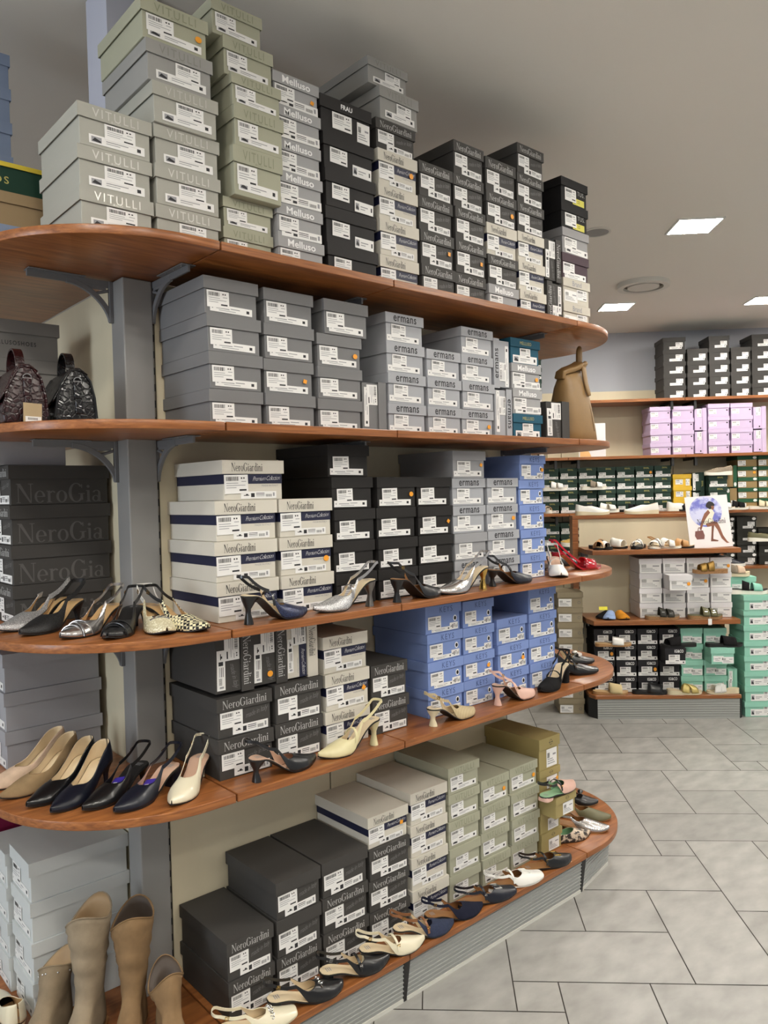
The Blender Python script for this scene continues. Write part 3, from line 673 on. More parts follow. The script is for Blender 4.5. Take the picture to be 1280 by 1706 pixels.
put_left('left_blue', 0, 2.30, 0, .092, 'blue-grey shoe box, lowest of the stack left of the sage-grey boxes, top shelf', X0=.62)
put_left('left_tan', 0, 2.30, 1, .092, 'tan shoe box between blue and green boxes, top shelf left', X0=.62)
put_left('left_ellos', 0, 2.33, 2, .0925, 'dark green shoe box with yellow lid and gold lettering, top shelf left', X0=.60)
for i in range(7): put_left('left_blue', 0, 2.66, i, .108, f"blue-grey shoe box, {['lowest','second','third','fourth','fifth','sixth','topmost'][i]} of the far stack at the left edge, top shelf", X0=.53, D=.25)
# ------------------------------------------------------------------ display unit in mid shop and the wall shelving (building axes)
def bframe(o): o.rotation_euler = (0, 0, -PI/4); return o   # local x -> r, local y -> d
mid = bframe(thing('display_unit', 'low cherry wood display unit with cream back panel and ribbed grey plinth', 'display unit', rd(1.65, 5.9, 0)))
def mb(b, name, mt, **k):
    o = b.build(name, mt, mid, **k); o.location = (-1.65, -5.9, 0); return o
b = MB(); b.box(1.10, 2.14, 5.98, 6.03, .15, 1.435); mb(b, 'back_panel', CREAM)
b = MB(); b.box(1.055, 2.18, 5.96, 6.08, 1.435, 1.462); mb(b, 'top_rail', WOOD, bevel=.002)
b = MB(); b.box(1.055, 1.098, 5.96, 6.08, .15, 1.434); mb(b, 'side_post', WOOD)
b = MB(); b.box(1.098, 1.106, 5.965, 5.98, .15, 1.434, 0)
zz = .2
while zz < 1.40: b.box(1.099, 1.105, 5.9642, 5.9652, zz, zz+.02, 1); zz += .05
mb(b, 'slotted_upright', [mat('slot_pale', (170,160,140), .6), DARKGAP])
b = MB(); b.box(2.142, 2.18, 5.96, 6.08, .15, 1.434); mb(b, 'side_post', WOOD)
for z, x0, x1 in ((1.222, 1.10, 2.17), (.714, 1.10, 2.16)):
    b = MB(); b.prism([(x0,5.98),(x0,5.72),(x0+.03,5.60),(x1,5.60),(x1,5.98)], z-.035, z); mb(b, 'shelf_board', WOOD, bevel=.003, seg=2)
for z in (1.222, .714):
    for x in (1.12, 2.12): o = link('shelf_bracket', bm_, mid, (x-1.65, 5.975-5.9, z-.036), (0,0,-PI/2))
b = MB(); b.prism([(1.10,5.98),(1.10,5.66),(1.135,5.60),(2.16,5.60),(2.16,5.98)], .145, .173); mb(b, 'shelf_board', WOOD, bevel=.003)
b = MB()
def ribs2(b, P0, P1, z0, z1): ribs(b, P0, P1, z0, z1, .004, 0, 0, 8)
ribs2(b, (1.15,5.615), (2.15,5.615), .008, .144); mb(b, 'plinth_panel', [ALU])
b = MB(); b.prism([(1.10,5.98),(1.10,5.68),(1.15,5.612),(1.15,5.98)], 0, .144); mb(b, 'plinth_end', BLACKPL)
b = MB(); b.prism([(2.152,5.612),(2.175,5.64),(2.175,5.98),(2.152,5.98)], 0, .144); mb(b, 'plinth_end', BLACKPL)
# mid unit stock.  helper in building axes
def put_b(kind, r0, r1, df, z, h, label, group, stick=False, stand=0, D=.29):
    p = box_proto(kind); o = copy_tree(p); del o['used']
    if stand:
        o.scale = (h/W0, D/D0, (r1-r0)/H0); c = rd(r0 if stand > 0 else r1, df+D/2, z+h/2)
        o.location = c; o.rotation_mode = 'XYZ'
        o.rotation_euler = (Matrix.Rotation(-PI/4, 3, 'Z') @ Matrix.Rotation(PI/2*stand, 3, 'Y')).to_euler()
    else:
        o.scale = ((r1-r0)/W0, D/D0, h/H0); o.location = rd((r0+r1)/2, df+D/2+random.uniform(-.004,.004), z); o.rotation_euler = (0, 0, -PI/4+random.uniform(-.006,.006))
    tag(o, label, 'shoe box', group)
    if stick: link('price_sticker', sticker_mesh(ORANGE, 'round', .014), o, (W0*.34, -D0/2-.001, H0*.44))
    return o
def bstack(kind, r0, r1, df, z, h, n, name, group, stk=(), pull=None):
    for i in range(n):
        pos = 'topmost' if i == n-1 else ('lowest' if i == 0 else ORD[i]+' from bottom')
        d_ = KINDS[kind]['d']
        lb = f"{d_} shoe box, {pos} in {name}"
        if i == pull: lb = f"{d_} shoe box pulled out of {name}"
        put_b(kind, r0+.001, r1-.001, df-(.145 if i == pull else 0), z+.0006+i*h, h-.0006, lb, group, i in stk)
for j, (a, c) in enumerate(((1.478,1.643),(1.648,1.810),(1.815,1.978),(1.982,2.135))):
    bstack('white', a, c, 5.685, .714, .1085, 4, STACKN[j]+' white stack from left on the display unit', 'white shoe boxes', stk=(3,) if j == 3 else ((2,) if j in (1, 2) else ()), pull=2 if j == 1 else None)
for j, (a, c) in enumerate(((1.145,1.297),(1.302,1.452),(1.457,1.606),(1.611,1.760))):
    bstack('igi', a, c, 5.685, .173, .1165, 4, STACKN[j]+' black stack from left, base of display unit', 'black lettered shoe boxes', stk=((2,) if j == 0 else (1,) if j == 2 else ()), pull=2 if j == 3 else None)
bstack('mint', 1.765, 1.925, 5.685, .173, .116, 4, 'left mint stack on the display unit base', 'mint shoe boxes')
bstack('mint', 1.930, 2.095, 5.685, .173, .1155, 4, 'right mint stack on the display unit base', 'mint shoe boxes', pull=2)
put_b('mint', 2.10, 2.165, 5.69, .1736, .165, 'mint green shoe box standing on its side, right end of display unit base', 'mint shoe boxes', stand=1)
bstack('mint_tall', 2.195, 2.385, 5.64, 0, .1095, 8, 'tall mint stack on floor at right', 'mint shoe boxes')
bstack('taupe', .895, 1.085, 5.74, 0, .113, 8, 'taupe stack on the floor beside the display unit', 'taupe shoe boxes')
# wall shelving
wu = bframe(thing('wall_shelving', 'cherry wood shelves on cream panels along the back wall', 'shelving', rd(2.2, 8.0, 0)))
def wb(b, name, mt, **k):
    o = b.build(name, mt, wu, **k); o.location = (-2.2, -8.0, 0); return o
WZ = [2.522, 1.975, 1.428, .885]
for i in range(4):
    x0 = .20+i*1.12
    b = MB(); b.box(x0, x0+1.114, 8.0, 8.05, .1, 2.65); wb(b, 'back_panel', CREAM)
    for z in WZ:
        b = MB(); b.box(x0, x0+1.116, 7.60, 7.999, z-.028, z); wb(b, 'shelf_board', WOOD, bevel=.002)
    for z in WZ:
        for xx in (x0+.10, x0+1.0):
            b = MB(); b.box(xx-.006, xx+.006, 7.75, 7.999, z-.055, z-.029); b.box(xx-.012, xx+.012, 7.62, 7.66, z-.11, z-.029); b.box(xx-.006, xx+.006, 7.66, 7.75, z-.05, z-.029); wb(b, 'shelf_bracket', BLACKPL)
for j, (a, c, n) in enumerate(((2.245,2.462,5),(2.472,2.672,4),(2.678,2.876,5),(2.882,3.072,4),(3.078,3.28,5))):
    bstack('dark_sneaker', a, c, 7.63, WZ[0], .1165, n, STACKN[j]+' stack from left, top wall shelf', 'dark shoe boxes on the back wall')
bw = 'lilac stack from left, wall shelf'
for j, (a, c) in enumerate(((2.11,2.312),(2.322,2.530),(2.66,2.866),(2.874,3.082))):
    bstack('lilac', a, c, 7.63, WZ[1], .1165 if j < 2 else .1195, 4, STACKN[j]+' '+bw, 'lilac shoe boxes')
for q in range(2):
    put_b('lilac', 2.538, 2.648, 7.63, WZ[1]+.0006+q*.222, .22, f"lilac shoe box standing on its side, {['lower','upper'][q]} one, between lilac stacks", 'lilac shoe boxes', stand=1)
    put_b('lilac', 3.09, 3.205, 7.63, WZ[1]+.0006+q*.222, .22, f"lilac shoe box standing on its side, {['lower','upper'][q]} one, at the right picture edge", 'lilac shoe boxes', stand=1)
eds = [1.062, 1.245, 1.427, 1.612, 1.796, 1.980, 2.162, 2.330]
for j in range(7): bstack('enval', eds[j]+.002, eds[j+1]-.002, 7.70, WZ[2], .1115, 4, STACKN[j]+' green stack from left, wall shelf', 'green shoe boxes on the back wall', stk=(3,) if j == 5 else ())
for j in range(2): bstack('enval', eds[j]+.002, eds[j+1]-.002, 7.70, WZ[3], .1115, 4, STACKN[j]+' green stack from left, lower wall shelf', 'green shoe boxes on the back wall')
bstack('yellow', 2.342, 2.522, 7.70, WZ[2], .119, 3, 'yellow stack beside the green boxes, wall shelf', 'yellow shoe boxes')
for q in range(2): put_b('enval', 2.530, 2.642, 7.70, WZ[2]+.0006+q*.186, .184, f"dark green shoe box standing on its side, {['lower','upper'][q]} one, beside yellow boxes", 'green shoe boxes on the back wall', stand=1)
bstack('enval', 2.655, 2.835, 7.62, WZ[2], .1115, 3, 'dark green stack under the beige sneaker, wall shelf', 'green shoe boxes on the back wall')
for q in range(2): put_b('kraft', 2.842, 2.945, 7.68, WZ[2]+.0006+q*.215, .213, f"kraft and green shoe box standing on its side, {['lower','upper'][q]} one, wall shelf right", 'kraft shoe boxes', stand=1 if q else -1)
bstack('kraft', 2.952, 3.142, 7.68, WZ[2], .1035, 5, 'left kraft and green stack, wall shelf right', 'kraft shoe boxes', stk=(3,))
bstack('kraft', 3.148, 3.33, 7.68, WZ[2], .1035, 5, 'right kraft and green stack, wall shelf right', 'kraft shoe boxes')
for j, (a, c) in enumerate(((2.74,2.93),(2.945,3.135),(3.15,3.34))):
    bstack('sneaker_round', a, c, 7.70, WZ[3], .1175, 4 if j < 2 else 3, STACKN[j]+' dark stack, lower wall shelf right', 'dark olive shoe boxes')
bstack('enval', .93, 1.085, 7.64, WZ[0], .1115, 4, 'small stack left on the top wall shelf', 'green shoe boxes on the back wall')
# ------------------------------------------------------------------ footwear
def leather(n, rgb, rough=.3, coat=0, **k): return mat('leather_'+n, rgb, rough, coat=coat, **k)
def suede(n, rgb): return mat('suede_'+n, rgb, .92, spec=.2, var=.12, vscale=30, bump=.2, bscale=400)
L_BLACK = leather('black', (20, 20, 22), .28, coat=.2); L_NAVY = leather('navy', (21, 24, 36), .32); L_CREAM = leather('cream', (226, 217, 190), .3, coat=.3)
L_WHITE = leather('white', (232, 230, 224), .35); L_BROWN = leather('brown', (132, 86, 52), .42); L_PINK = leather('pink', (216, 176, 160), .4)
L_RED = leather('red_patent', (176, 20, 36), .15, coat=.8); L_SILV = mat('leather_silver', (196, 192, 190), .22, .9); L_PALE = leather('butter', (214, 204, 160), .32)
L_TAN = leather('tan', (186, 138, 86), .45); L_OLIVE = leather('olive', (98, 94, 64), .5); L_BLKP = leather('black_patent', (12, 12, 14), .12, coat=.8)
S_NUDE = suede('nude', (206, 180, 156)); S_TAUPE = suede('taupe', (148, 124, 92)); S_BLUE = suede('sky_blue', (150, 172, 212)); S_OCHRE = suede('ochre', (214, 142, 44)); S_BLACK = suede('black', (26, 25, 26))
S_DENIM = mat('denim', (40, 48, 72), .9, bump=.3, bscale=700, var=.2, vscale=200); S_NAVYS = suede('navy', (30, 32, 48)); S_GREY = suede('grey', (140, 128, 112))
G_SILV = pattern_mat('silver_glitter', 'glit', (150, 150, 152), (245, 245, 245), 420, .3, .55); G_NAVY = pattern_mat('navy_glitter', 'glit', (14, 18, 40), (70, 80, 120), 420, .3, .3); G_BLK = pattern_mat('black_lace', 'glit', (12, 12, 13), (52, 52, 54), 300, .5)
P_CROC = pattern_mat('cream_woven', 'voro', (250, 246, 226), (206, 196, 160), 160, .45); P_WOVEN = pattern_mat('black_cream_weave', 'check', (18, 18, 18), (226, 218, 180), 120, .5)
P_SNAKE = pattern_mat('snake_print', 'noise', (44, 38, 36), (196, 178, 156), 60, .4); P_MESH = pattern_mat('beige_mesh', 'wave', (206, 188, 150), (160, 140, 104), 110, .7)
P_ZEBRA = pattern_mat('black_white_print', 'noise', (22, 22, 22), (235, 232, 225), 45, .4)
LIN_TAN = leather('lining_tan', (196, 160, 112), .45); LIN_CR = leather('lining_cream', (222, 202, 168), .5); LIN_BLK = leather('lining_black', (26, 25, 25), .5); LIN_PK = leather('lining_pink', (206, 170, 146), .5); LIN_GRN = leather('lining_mint', (150, 190, 152), .5); LIN_BR = leather('lining_brown', (152, 108, 66), .5)
SOLE_BLK = mat('sole_black', (22, 21, 21), .5); SOLE_TAN = mat('sole_tan', (170, 128, 84), .5); SOLE_WHT = mat('sole_white', (232, 228, 216), .6); CORK = mat('cork', (150, 112, 74), .9, var=.2, vscale=120); SOLE_CR = mat('sole_cream', (216, 204, 172), .55)
def interp(tb, x):
    for (x0, y0), (x1, y1) in zip(tb, tb[1:]):
        if x <= x1:
            t = (x-x0)/(x1-x0) if x1 > x0 else 0; t = t*t*(3-2*t)*.5+t*.5
            return y0+(y1-y0)*t
    return tb[-1][1]
TOES = {
 'point': [(0,0),(.012,.010),(.04,.019),(.09,.0262),(.16,.0290),(.30,.0265),(.45,.0290),(.60,.0360),(.68,.0375),(.76,.0345),(.84,.0265),(.91,.0170),(.96,.0095),(.99,.0045),(1,0)],
 'almond': [(0,0),(.012,.010),(.04,.019),(.09,.0262),(.16,.0290),(.30,.0265),(.45,.0290),(.60,.0365),(.68,.0385),(.76,.0380),(.84,.0335),(.91,.0255),(.96,.0170),(.99,.0085),(1,0)],
 'square': [(0,0),(.012,.010),(.04,.019),(.09,.0262),(.16,.0290),(.30,.0265),(.45,.0290),(.60,.0365),(.68,.0385),(.76,.0370),(.84,.0335),(.91,.0290),(.97,.0245),(.995,.0190),(1,0)],
 'round': [(0,0),(.012,.012),(.04,.022),(.09,.0292),(.16,.0320),(.30,.0305),(.45,.0330),(.60,.0400),(.68,.0425),(.76,.0430),(.84,.0410),(.91,.0345),(.96,.0245),(.99,.0130),(1,0)]}
def sm(t): t = max(0, min(1, t)); return t*t*(3-2*t)
class Last:
    def __init__(s, L, hh, toe, base=.005, wk=1.0):
        s.L, s.hh, s.base, s.tb, s.wk = L, hh, base, TOES[toe], wk
    def w(s, x): return interp(s.tb, max(0, min(1, x/s.L)))*s.wk*(s.L/.245)
    def z(s, x):
        t = (x-.03)/(.60*s.L-.03); z = s.base+s.hh*(1-sm(t))
        if x < .03: z += (0.03-x)*.05
        if x > .78*s.L: z += .009*((x-.78*s.L)/(.22*s.L))**2
        return z
    def stations(s, a, b, n): return [a+(b-a)*(.5-.5*math.cos(PI*i/n)) for i in range(n+1)]
def upper_mesh(l, xt, kind, mats, hv=.043, side=.034, back=.056, xs=None, n=44, m=9, a=.05):
    L = l.L; b = MB(); x0 = .0006 if kind == 'pump' else xs
    st = l.stations(x0, L-.0006, n)
    def Hd(x):
        if x >= xt: return .009+(hv-.009)*max(0, (L-x)/(L-xt))**.75
        return hv+(xt-x)/xt*.042
    xo = .50*L                                            # where a sling-back's quarter lifts off the sole
    def qq(x):
        H = Hd(x)
        if x >= xt: return 0, H
        s_ = min(1, (xt-x)/a); q0 = 0
        if kind == 'pump': hs = side+(back-side)*sm((xt-a-x)/(xt-a)) if x < xt-a else side
        elif kind == 'sling':
            t = max(0, min(1, (xt-.6*a-x)/(xt-.6*a-xs))); hs = side*.88+(.046-side*.88)*t
            if x < xo: q0 = (hs-.010)*sm(((xo-x)/(xo-xs))**.75)
        else: hs = side*sm((x-xs)/max(.01, xt-xs))+.001
        return q0, hs+(H-hs)*(1-s_)**1.8
    def pt(x, sg, q):
        an = math.asin(max(0, min(1, q/Hd(x)))); c = max(0, math.cos(an))
        return (x+(.006*sm((.045-x)/.045)*(q/.056)**2 if kind == 'pump' else 0), sg*(l.w(x)+.0012)*c**.9, l.z(x)-.001+q)
    for sg in (1, -1):
        rings = []
        for x in st:
            q0, q1 = qq(x); H = Hd(x); a0, a1 = math.asin(max(0, min(1, q0/H))), math.asin(min(1, q1/H))
            rings.append([pt(x, sg, H*math.sin(a0+(a1-a0)*k/m)) for k in range(m+1)])
        b.loft(rings, 0, caps=False, closed=False)
    me = b.mesh('upper', mats, smooth=False)
    bm = bmesh.new(); bm.from_mesh(me); bmesh.ops.remove_doubles(bm, verts=bm.verts, dist=.0004)
    bmesh.ops.recalc_face_normals(bm, faces=bm.faces)
    tot = sum((f.normal.dot(f.calc_center_median()-Vector((xt*.9, 0, l.z(xt*.9)+.01))))*f.calc_area() for f in bm.faces)
    if tot < 0: bmesh.ops.reverse_faces(bm, faces=bm.faces)
    bm.to_mesh(me); bm.free()
    for p in me.polygons: p.use_smooth = True
    q0, q1 = qq(x0); return me, pt(x0, 1, (q0+q1)/2)
def plate(l, x0, x1, dw, z_off, th, mt, name, parent, n=30, flat=None):
    b = MB(); rings = []
    for x in l.stations(x0, x1, n):
        w_ = max(.0008, l.w(x)+dw); z = l.z(x)+z_off
        zb = (z-th) if flat is None else flat(x)
        rings.append([(x,-w_,zb),(x,w_,zb),(x,w_,z),(x,-w_,z)])
    b.loft(rings, 0); return b.build(name, mt, parent, bevel=.0008 if th > .004 else 0, smooth=True, ang=35)
def heel_mesh(l, kind, mt):
    z0 = l.z(.02); b = MB(); n = 20; rings = []
    if kind == 'stiletto': prof = [(1,.026,.0255,.0275),(.86,.021,.021,.0245),(.68,.013,.0135,.020),(.45,.0078,.0085,.0175),(.2,.0058,.0062,.0165),(0,.0058,.006,.0165)]
    elif kind == 'kitten': prof = [(1,.026,.0255,.0275),(.82,.020,.0205,.0245),(.58,.0105,.0125,.020),(.38,.0085,.0105,.019),(.15,.0095,.012,.019),(0,.0105,.0135,.019)]
    elif kind == 'flare': prof = [(1,.026,.0255,.0275),(.84,.020,.021,.0245),(.55,.0075,.0095,.021),(.38,.0072,.009,.021),(.12,.011,.015,.022),(0,.0125,.0165,.022)]
    elif kind == 'block': prof = [(1,.026,.0255,.0275),(.84,.0205,.0235,.024),(.5,.0165,.021,.0215),(0,.0165,.0215,.0215)]
    else: prof = [(1,.028,.026,.0295),(.5,.027,.0265,.0285),(0,.026,.026,.0275)]
    for f, a, c, cx in prof:
        rg = []
        for i in range(n):
            an = 2*PI*i/n; ca, sa = math.cos(an), math.sin(an)
            if kind in ('block', 'flat'): ca, sa = math.copysign(abs(ca)**.6, ca), math.copysign(abs(sa)**.6, sa)
            x = max(.0015, cx+a*ca); y = c*sa
            if f == 1:
                y = max(-l.w(x), min(l.w(x), y)); zz = l.z(x)-.003
            else: zz = f*(z0-.003)
            rg.append((x, y, zz))
        rings.append(rg)
    b.loft(rings[::-1], 0); return b.mesh('heel', mt, smooth=True, ang=50)
def strap_path(l, P0, hb, wide=.84, n=12):
    """from the side of the vamp round the back of the heel to the other side"""
    half = []; P1 = Vector((.010, .0262*wide, l.z(0)+hb)); P0 = Vector(P0)
    for i in range(n+1):
        t = i/n; p = P0.lerp(P1, t); p.z -= .006*math.sin(PI*t); half.append((p, Vector((0, 1, .2))))
    back = []
    for i in range(1, 8):
        a = PI/2+PI*i/8; back.append((Vector((.010+.018*math.cos(a), .0265*wide*math.sin(a), l.z(0)+hb+.002)), Vector((math.cos(a), math.sin(a), .1))))
    other = [(Vector((p.x, -p.y, p.z)), Vector((q.x, -q.y, q.z))) for p, q in reversed(half)]
    al = half+back+other
    return [p for p, _ in al], [q for _, q in al]
def buckle(parent, loc, mt=None, s=.006, rot=(0,0,0), name='buckle'):
    b = MB(); b.tube([(-s,0,-s*.8),(s,0,-s*.8),(s,0,s*.8),(-s,0,s*.8)], s*.22, 6, closed=True); b.tube([(-s,0,0),(s,0,0)], s*.14, 5)
    o = b.build(name, mt or GOLD, parent, smooth=True); o.location = loc; o.rotation_euler = rot; return o
NSHOE = 0
def place(root, toe, ang, L, z):
    a = math.radians(ang); root.location = (toe[0]-L*math.cos(a), toe[1]-L*math.sin(a), z+.0006); root.rotation_euler = (0, 0, a)
def shoe(label, toe, ang, z, up, lining=LIN_CR, ins=None, style='pump', hh=.06, heel='stiletto', heelm=None, solem=SOLE_BLK, L=.245, tp='point', xt=.62, hv=.043, side=.032,
         strap=True, sw=.008, buckm=GOLD, mary=None, orn=None, group=None, tagm=None, capm=None, name=None, logo=True, cat='shoe', wk=1.0, strapm=None, trim=None, back=.056):
    nm = name or {'pump': 'pump_shoe', 'sling': 'slingback_shoe', 'mule': 'mule_shoe'}[style]
    r = thing(nm, label, cat, group=group); l = Last(L, hh, tp, wk=wk)
    me, P0 = upper_mesh(l, xt*L, style, [up, lining], hv=hv, side=side, back=back, xs=(.34 if style == 'sling' else .46)*L if style != 'pump' else None)
    o = link('upper', me, r); md = o.modifiers.new('thickness', 'SOLIDIFY'); md.thickness = .0016; md.offset = -1; md.material_offset = 1; md.material_offset_rim = 0
    plate(l, .004, (xt+.12)*L, -.0022, .0018, .002, ins or lining, 'insole', r)
    plate(l, .0012, L-.0008, .0006, -.0006, .0036, solem, 'sole', r)
    if logo:
        b = MB()
        for k in range(3): b.add([(.022+.006*k, -.010, 0), (.022+.006*k, .010, 0), (.0245+.006*k, .010, 0), (.0245+.006*k, -.010, 0)], [(0,1,2,3)])
        vs = [(x, y, l.z(x)+.0022) for x, y, _ in b.v]; b.v = vs; b.build('insole_print', GINK, r)
    if hh > .004: link('heel', heel_mesh(l, heel, heelm or up), r)
    if style == 'sling' and strap:
        p, q = strap_path(l, P0, .052); b = MB(); b.ribbon(p, q, lambda t: sw*(1+.25*abs(2*t-1)**3), .0022); so = b.build('strap', strapm or up, r, smooth=True, ang=50)
        if buckm: buckle(so, (p[9].x, -p[9].y-.002, p[9].z), buckm, .0055, (0, .3, 0))
    if mary:
        x = mary*L; H = .056; b = MB(); pts = []; nn = []; w_ = l.w(x)+.001
        for i in range(17):
            a = PI*i/16; pts.append((x-.006*math.sin(a), w_*math.cos(a), l.z(x)+.012+H*.72*math.sin(a)**.8)); nn.append((0, math.cos(a), math.sin(a)+.05))
        b.ribbon(pts, nn, .008, .002); so = b.build('instep_strap', strapm or up, r, smooth=True, ang=50)
        if buckm: buckle(so, (x, -w_*.96, l.z(x)+.03), buckm, .005)
    xo = min(.97, xt+.05)*L; zo = l.z(xo)+hv*.86
    if orn == 'bit':
        b = MB(); b.tube([(xo, y, zo+.004-.35*abs(y)) for y in (-.026,-.018,-.008,.008,.018,.026)], .0028, 6)
        for y in (-.012, .012): b.tube([(xo+.007*math.cos(a*PI/5), y+.006*math.sin(a*PI/5), zo+.004) for a in range(10)], .0018, 5, closed=True)
        b.build('metal_bit', CHROME, r, smooth=True)
    if orn == 'chain':
        b = MB()
        for k in range(9):
            y = -.028+.007*k; zz = zo+.004-14*y*y
            b.tube([(xo+(.006 if k % 2 else .003)*math.cos(a*PI/4), y+.0045*math.sin(a*PI/4), zz+.002*math.cos(a*PI/4)) for a in range(8)], .0014, 5, closed=True)
        b.build('chain', CHROME, r, smooth=True)
    if orn == 'buckle':
        b = MB(); s_ = .017; b.tube([(xo-s_*.7, -s_, zo+.001), (xo+s_*.9, -s_, zo-.004), (xo+s_*.9, s_, zo-.004), (xo-s_*.7, s_, zo+.001)], .0028, 6, closed=True); b.build('square_buckle', buckm or CHROME, r, smooth=True)
        b = MB(); b.box(-s_*.6, s_*.7, -s_*.8, s_*.8, -.0012, .0012); o = b.build('buckle_inset', up, r); o.location = (xo, 0, zo-.001); o.rotation_euler = (0, .18, 0)
    if orn == 'bow':
        b = MB()
        for sg in (-1, 1):
            rings = []
            for i in range(7):
                t = i/6; rr = .004+.011*math.sin(PI*min(1, t*.62)); rings.append([(xo+rr*math.cos(2*PI*k/10)*.9, sg*(.003+.026*t), zo+.006+rr*.6*math.sin(2*PI*k/10)) for k in range(10)])
            b.loft(rings, 0)
        b.ellipsoid((xo, 0, zo+.006), (.006, .006, .006)); b.build('bow', trim or L_BLACK, r, smooth=True)
    if orn == 'bands':
        for q in range(3):
            b = MB(); pts = []; nn = []; x = (xt+.03+.06*q)*L; H = .009+(hv-.009)*((L-x)/(L-xt*L))**.75; w_ = l.w(x)+.0016
            for i in range(15):
                a = PI*i/14; pts.append((x+.012*math.cos(a)*(1 if q % 2 else -.4), w_*math.cos(a), l.z(x)+(H+.002)*math.sin(a))); nn.append((0, math.cos(a), math.sin(a)+.05))
            b.ribbon(pts, nn, .006, .002); b.build('vamp_band', trim or up, r, smooth=True, ang=50)
    if tagm:
        b = MB(); b.box(-.026, .022, -.019, .019, -.0005, .0005); o = b.build('swing_tag', tagm, r); o.location = (.50*L, 0, l.z(.5*L)+.022); o.rotation_euler = (.25, .42, .15)
        t = link('tag_lettering', text_mesh('DS', WHT, .02, 0, 1), o, (.004, -.012, .0007), (-PI/2, 0, 0), (.022, 1, .022)); t.rotation_euler = (-PI/2, 0, PI*.0)
    if capm:
        b = MB(); pts = [(0,0,0)]
    place(r, toe, ang, L, z); return r
def sandal(label, toe, ang, z, foot, bands, L=.245, th=.016, hh=.008, tp='round', group=None, solem=SOLE_BLK, name='slide_sandal', strap=None, buckm=None, cat='sandal', wk=.98, bandmats=None):
    """open shoe: footbed with straps over it; bands = [(x centre, width along x, height, skew)]"""
    r = thing(name, label, cat, group=group); l = Last(L, hh, tp, base=th, wk=wk)
    plate(l, .001, L-.001, 0, 0, .004, foot, 'footbed', r)
    if hh > .03:
        plate(l, .0012, L-.0012, .0004, -.0042, .005, solem, 'sole', r); link('heel', heel_mesh(l, 'stiletto', solem), r)
    else: plate(l, .0015, L-.0015, -.0006, -.0042, .02, solem, 'sole', r, flat=lambda x: max(.0, (x-.85*L)*.12))
    for bi, (cx, wd, H, sk) in enumerate(bands):
        rows = []; N = 16; x = cx*L
        for i in range(N+1):
            a = PI*i/N; row = []
            for k in range(5):
                xx = x+wd*(k/4-.5)+sk*math.cos(a)*.5
                w_ = l.w(max(.01, min(L*.98, xx)))+.0014; Hh = H*(1-.25*(k/4-.3))
                row.append((xx, w_*math.copysign(abs(math.cos(a))**.88, math.cos(a)), l.z(xx)-.003+Hh*math.sin(a)**.95 if 0 < a < PI else l.z(xx)-.004))
            rows.append(row)
        b = MB(); b.loft(rows, 0, caps=False, closed=False)
        o = b.build('strap', (bandmats[bi] if bandmats else bandm_default), r, smooth=True, ang=60)
        md = o.modifiers.new('thickness', 'SOLIDIFY'); md.thickness = .0024; md.offset = 1
        if buckm: buckle(o, (x, -l.w(x)*.78, l.z(x)+H*.62), buckm, .010, (-.7, 0, 0))
    if strap:
        p, q = strap_path(l, (.5*L, l.w(.5*L)*.95, l.z(.5*L)+.02), .05); b = MB(); b.ribbon(p, q, .009, .002); b.build('ankle_strap', strap, r, smooth=True, ang=50)
    place(r, toe, ang, L, z); return r
bandm_default = L_BLACK
def sneaker(label, toe, ang, z, up, group=None, L=.26, st=.024, laces=None, solem=SOLE_WHT, name='sneaker', xt=.52, lining=LIN_CR, tp='round'):
    r = thing(name, label, 'sneaker', group=group); l = Last(L, .010, tp, base=st)
    me, _ = upper_mesh(l, xt*L, 'pump', [up, lining], hv=.052, side=.046, back=.058, a=.06)
    o = link('upper', me, r); md = o.modifiers.new('thickness', 'SOLIDIFY'); md.thickness = .003; md.offset = -1; md.material_offset = 1; md.material_offset_rim = 0
    plate(l, .001, L-.001, .0035, .004, .03, solem, 'sole', r, flat=lambda x: max(0, (x-.8*L)*.10))
    plate(l, .006, .7*L, -.003, .0052, .003, lining, 'insole', r)
    if laces:
        b = MB()
        for k in range(4):
            x = (xt+.03+.055*k)*L; H = .009+(.052-.009)*((L-x)/(L-xt*L))**.75; w_ = l.w(x)*.55
            b.tube([(x+.004*s_, w_*s_, l.z(x)+H*math.sqrt(max(0, 1-(.55*s_)**2))+.001) for s_ in (-1,-.5,0,.5,1)], .0022, 5)
        b.build('laces', laces, r, smooth=True)
    place(r, toe, ang, L, z); return r
z3, z4, z5 = SZ[2], SZ[3], SZ[4]
PURP = mat('purple_tag', (58, 42, 150), .5)
G3, G4, G5 = 'shoes shown on the middle shelf', 'shoes shown on the fourth shelf', 'shoes shown on the bottom shelf'
# middle shelf, rounded corner
shoe('silver glitter slingback, leftmost on the rounded corner of the middle shelf', (.579,2.256), -152, z3, G_SILV, LIN_TAN, style='sling', hh=.062, side=.040, L=.25, group=G3, sw=.011)
shoe('black lace slingback beside the silver glitter one, middle shelf corner', (.603,2.148), -147, z3, G_BLK, LIN_TAN, style='sling', hh=.062, side=.042, L=.25, group=G3, buckm=CHROME, sw=.011)
shoe('metallic silver slingback with strappy vamp on the middle shelf corner', (.662,2.015), -148, z3, L_SILV, LIN_TAN, style='sling', hh=.055, group=G3, hv=.036, xt=.66, orn='bands')
shoe('black slingback with strappy vamp and black insole in front of post, middle shelf', (.744,1.915), -131, z3, L_BLACK, LIN_BLK, style='sling', hh=.05, group=G3, xt=.66, hv=.036, orn='bands')
shoe('white slingback with woven cream toe, middle shelf corner', (.885,1.872), -101, z3, P_CROC, LIN_TAN, style='sling', hh=.05, group=G3, tp='almond', strapm=L_WHITE, xt=.64, hv=.038, orn='bit', heelm=L_WHITE)
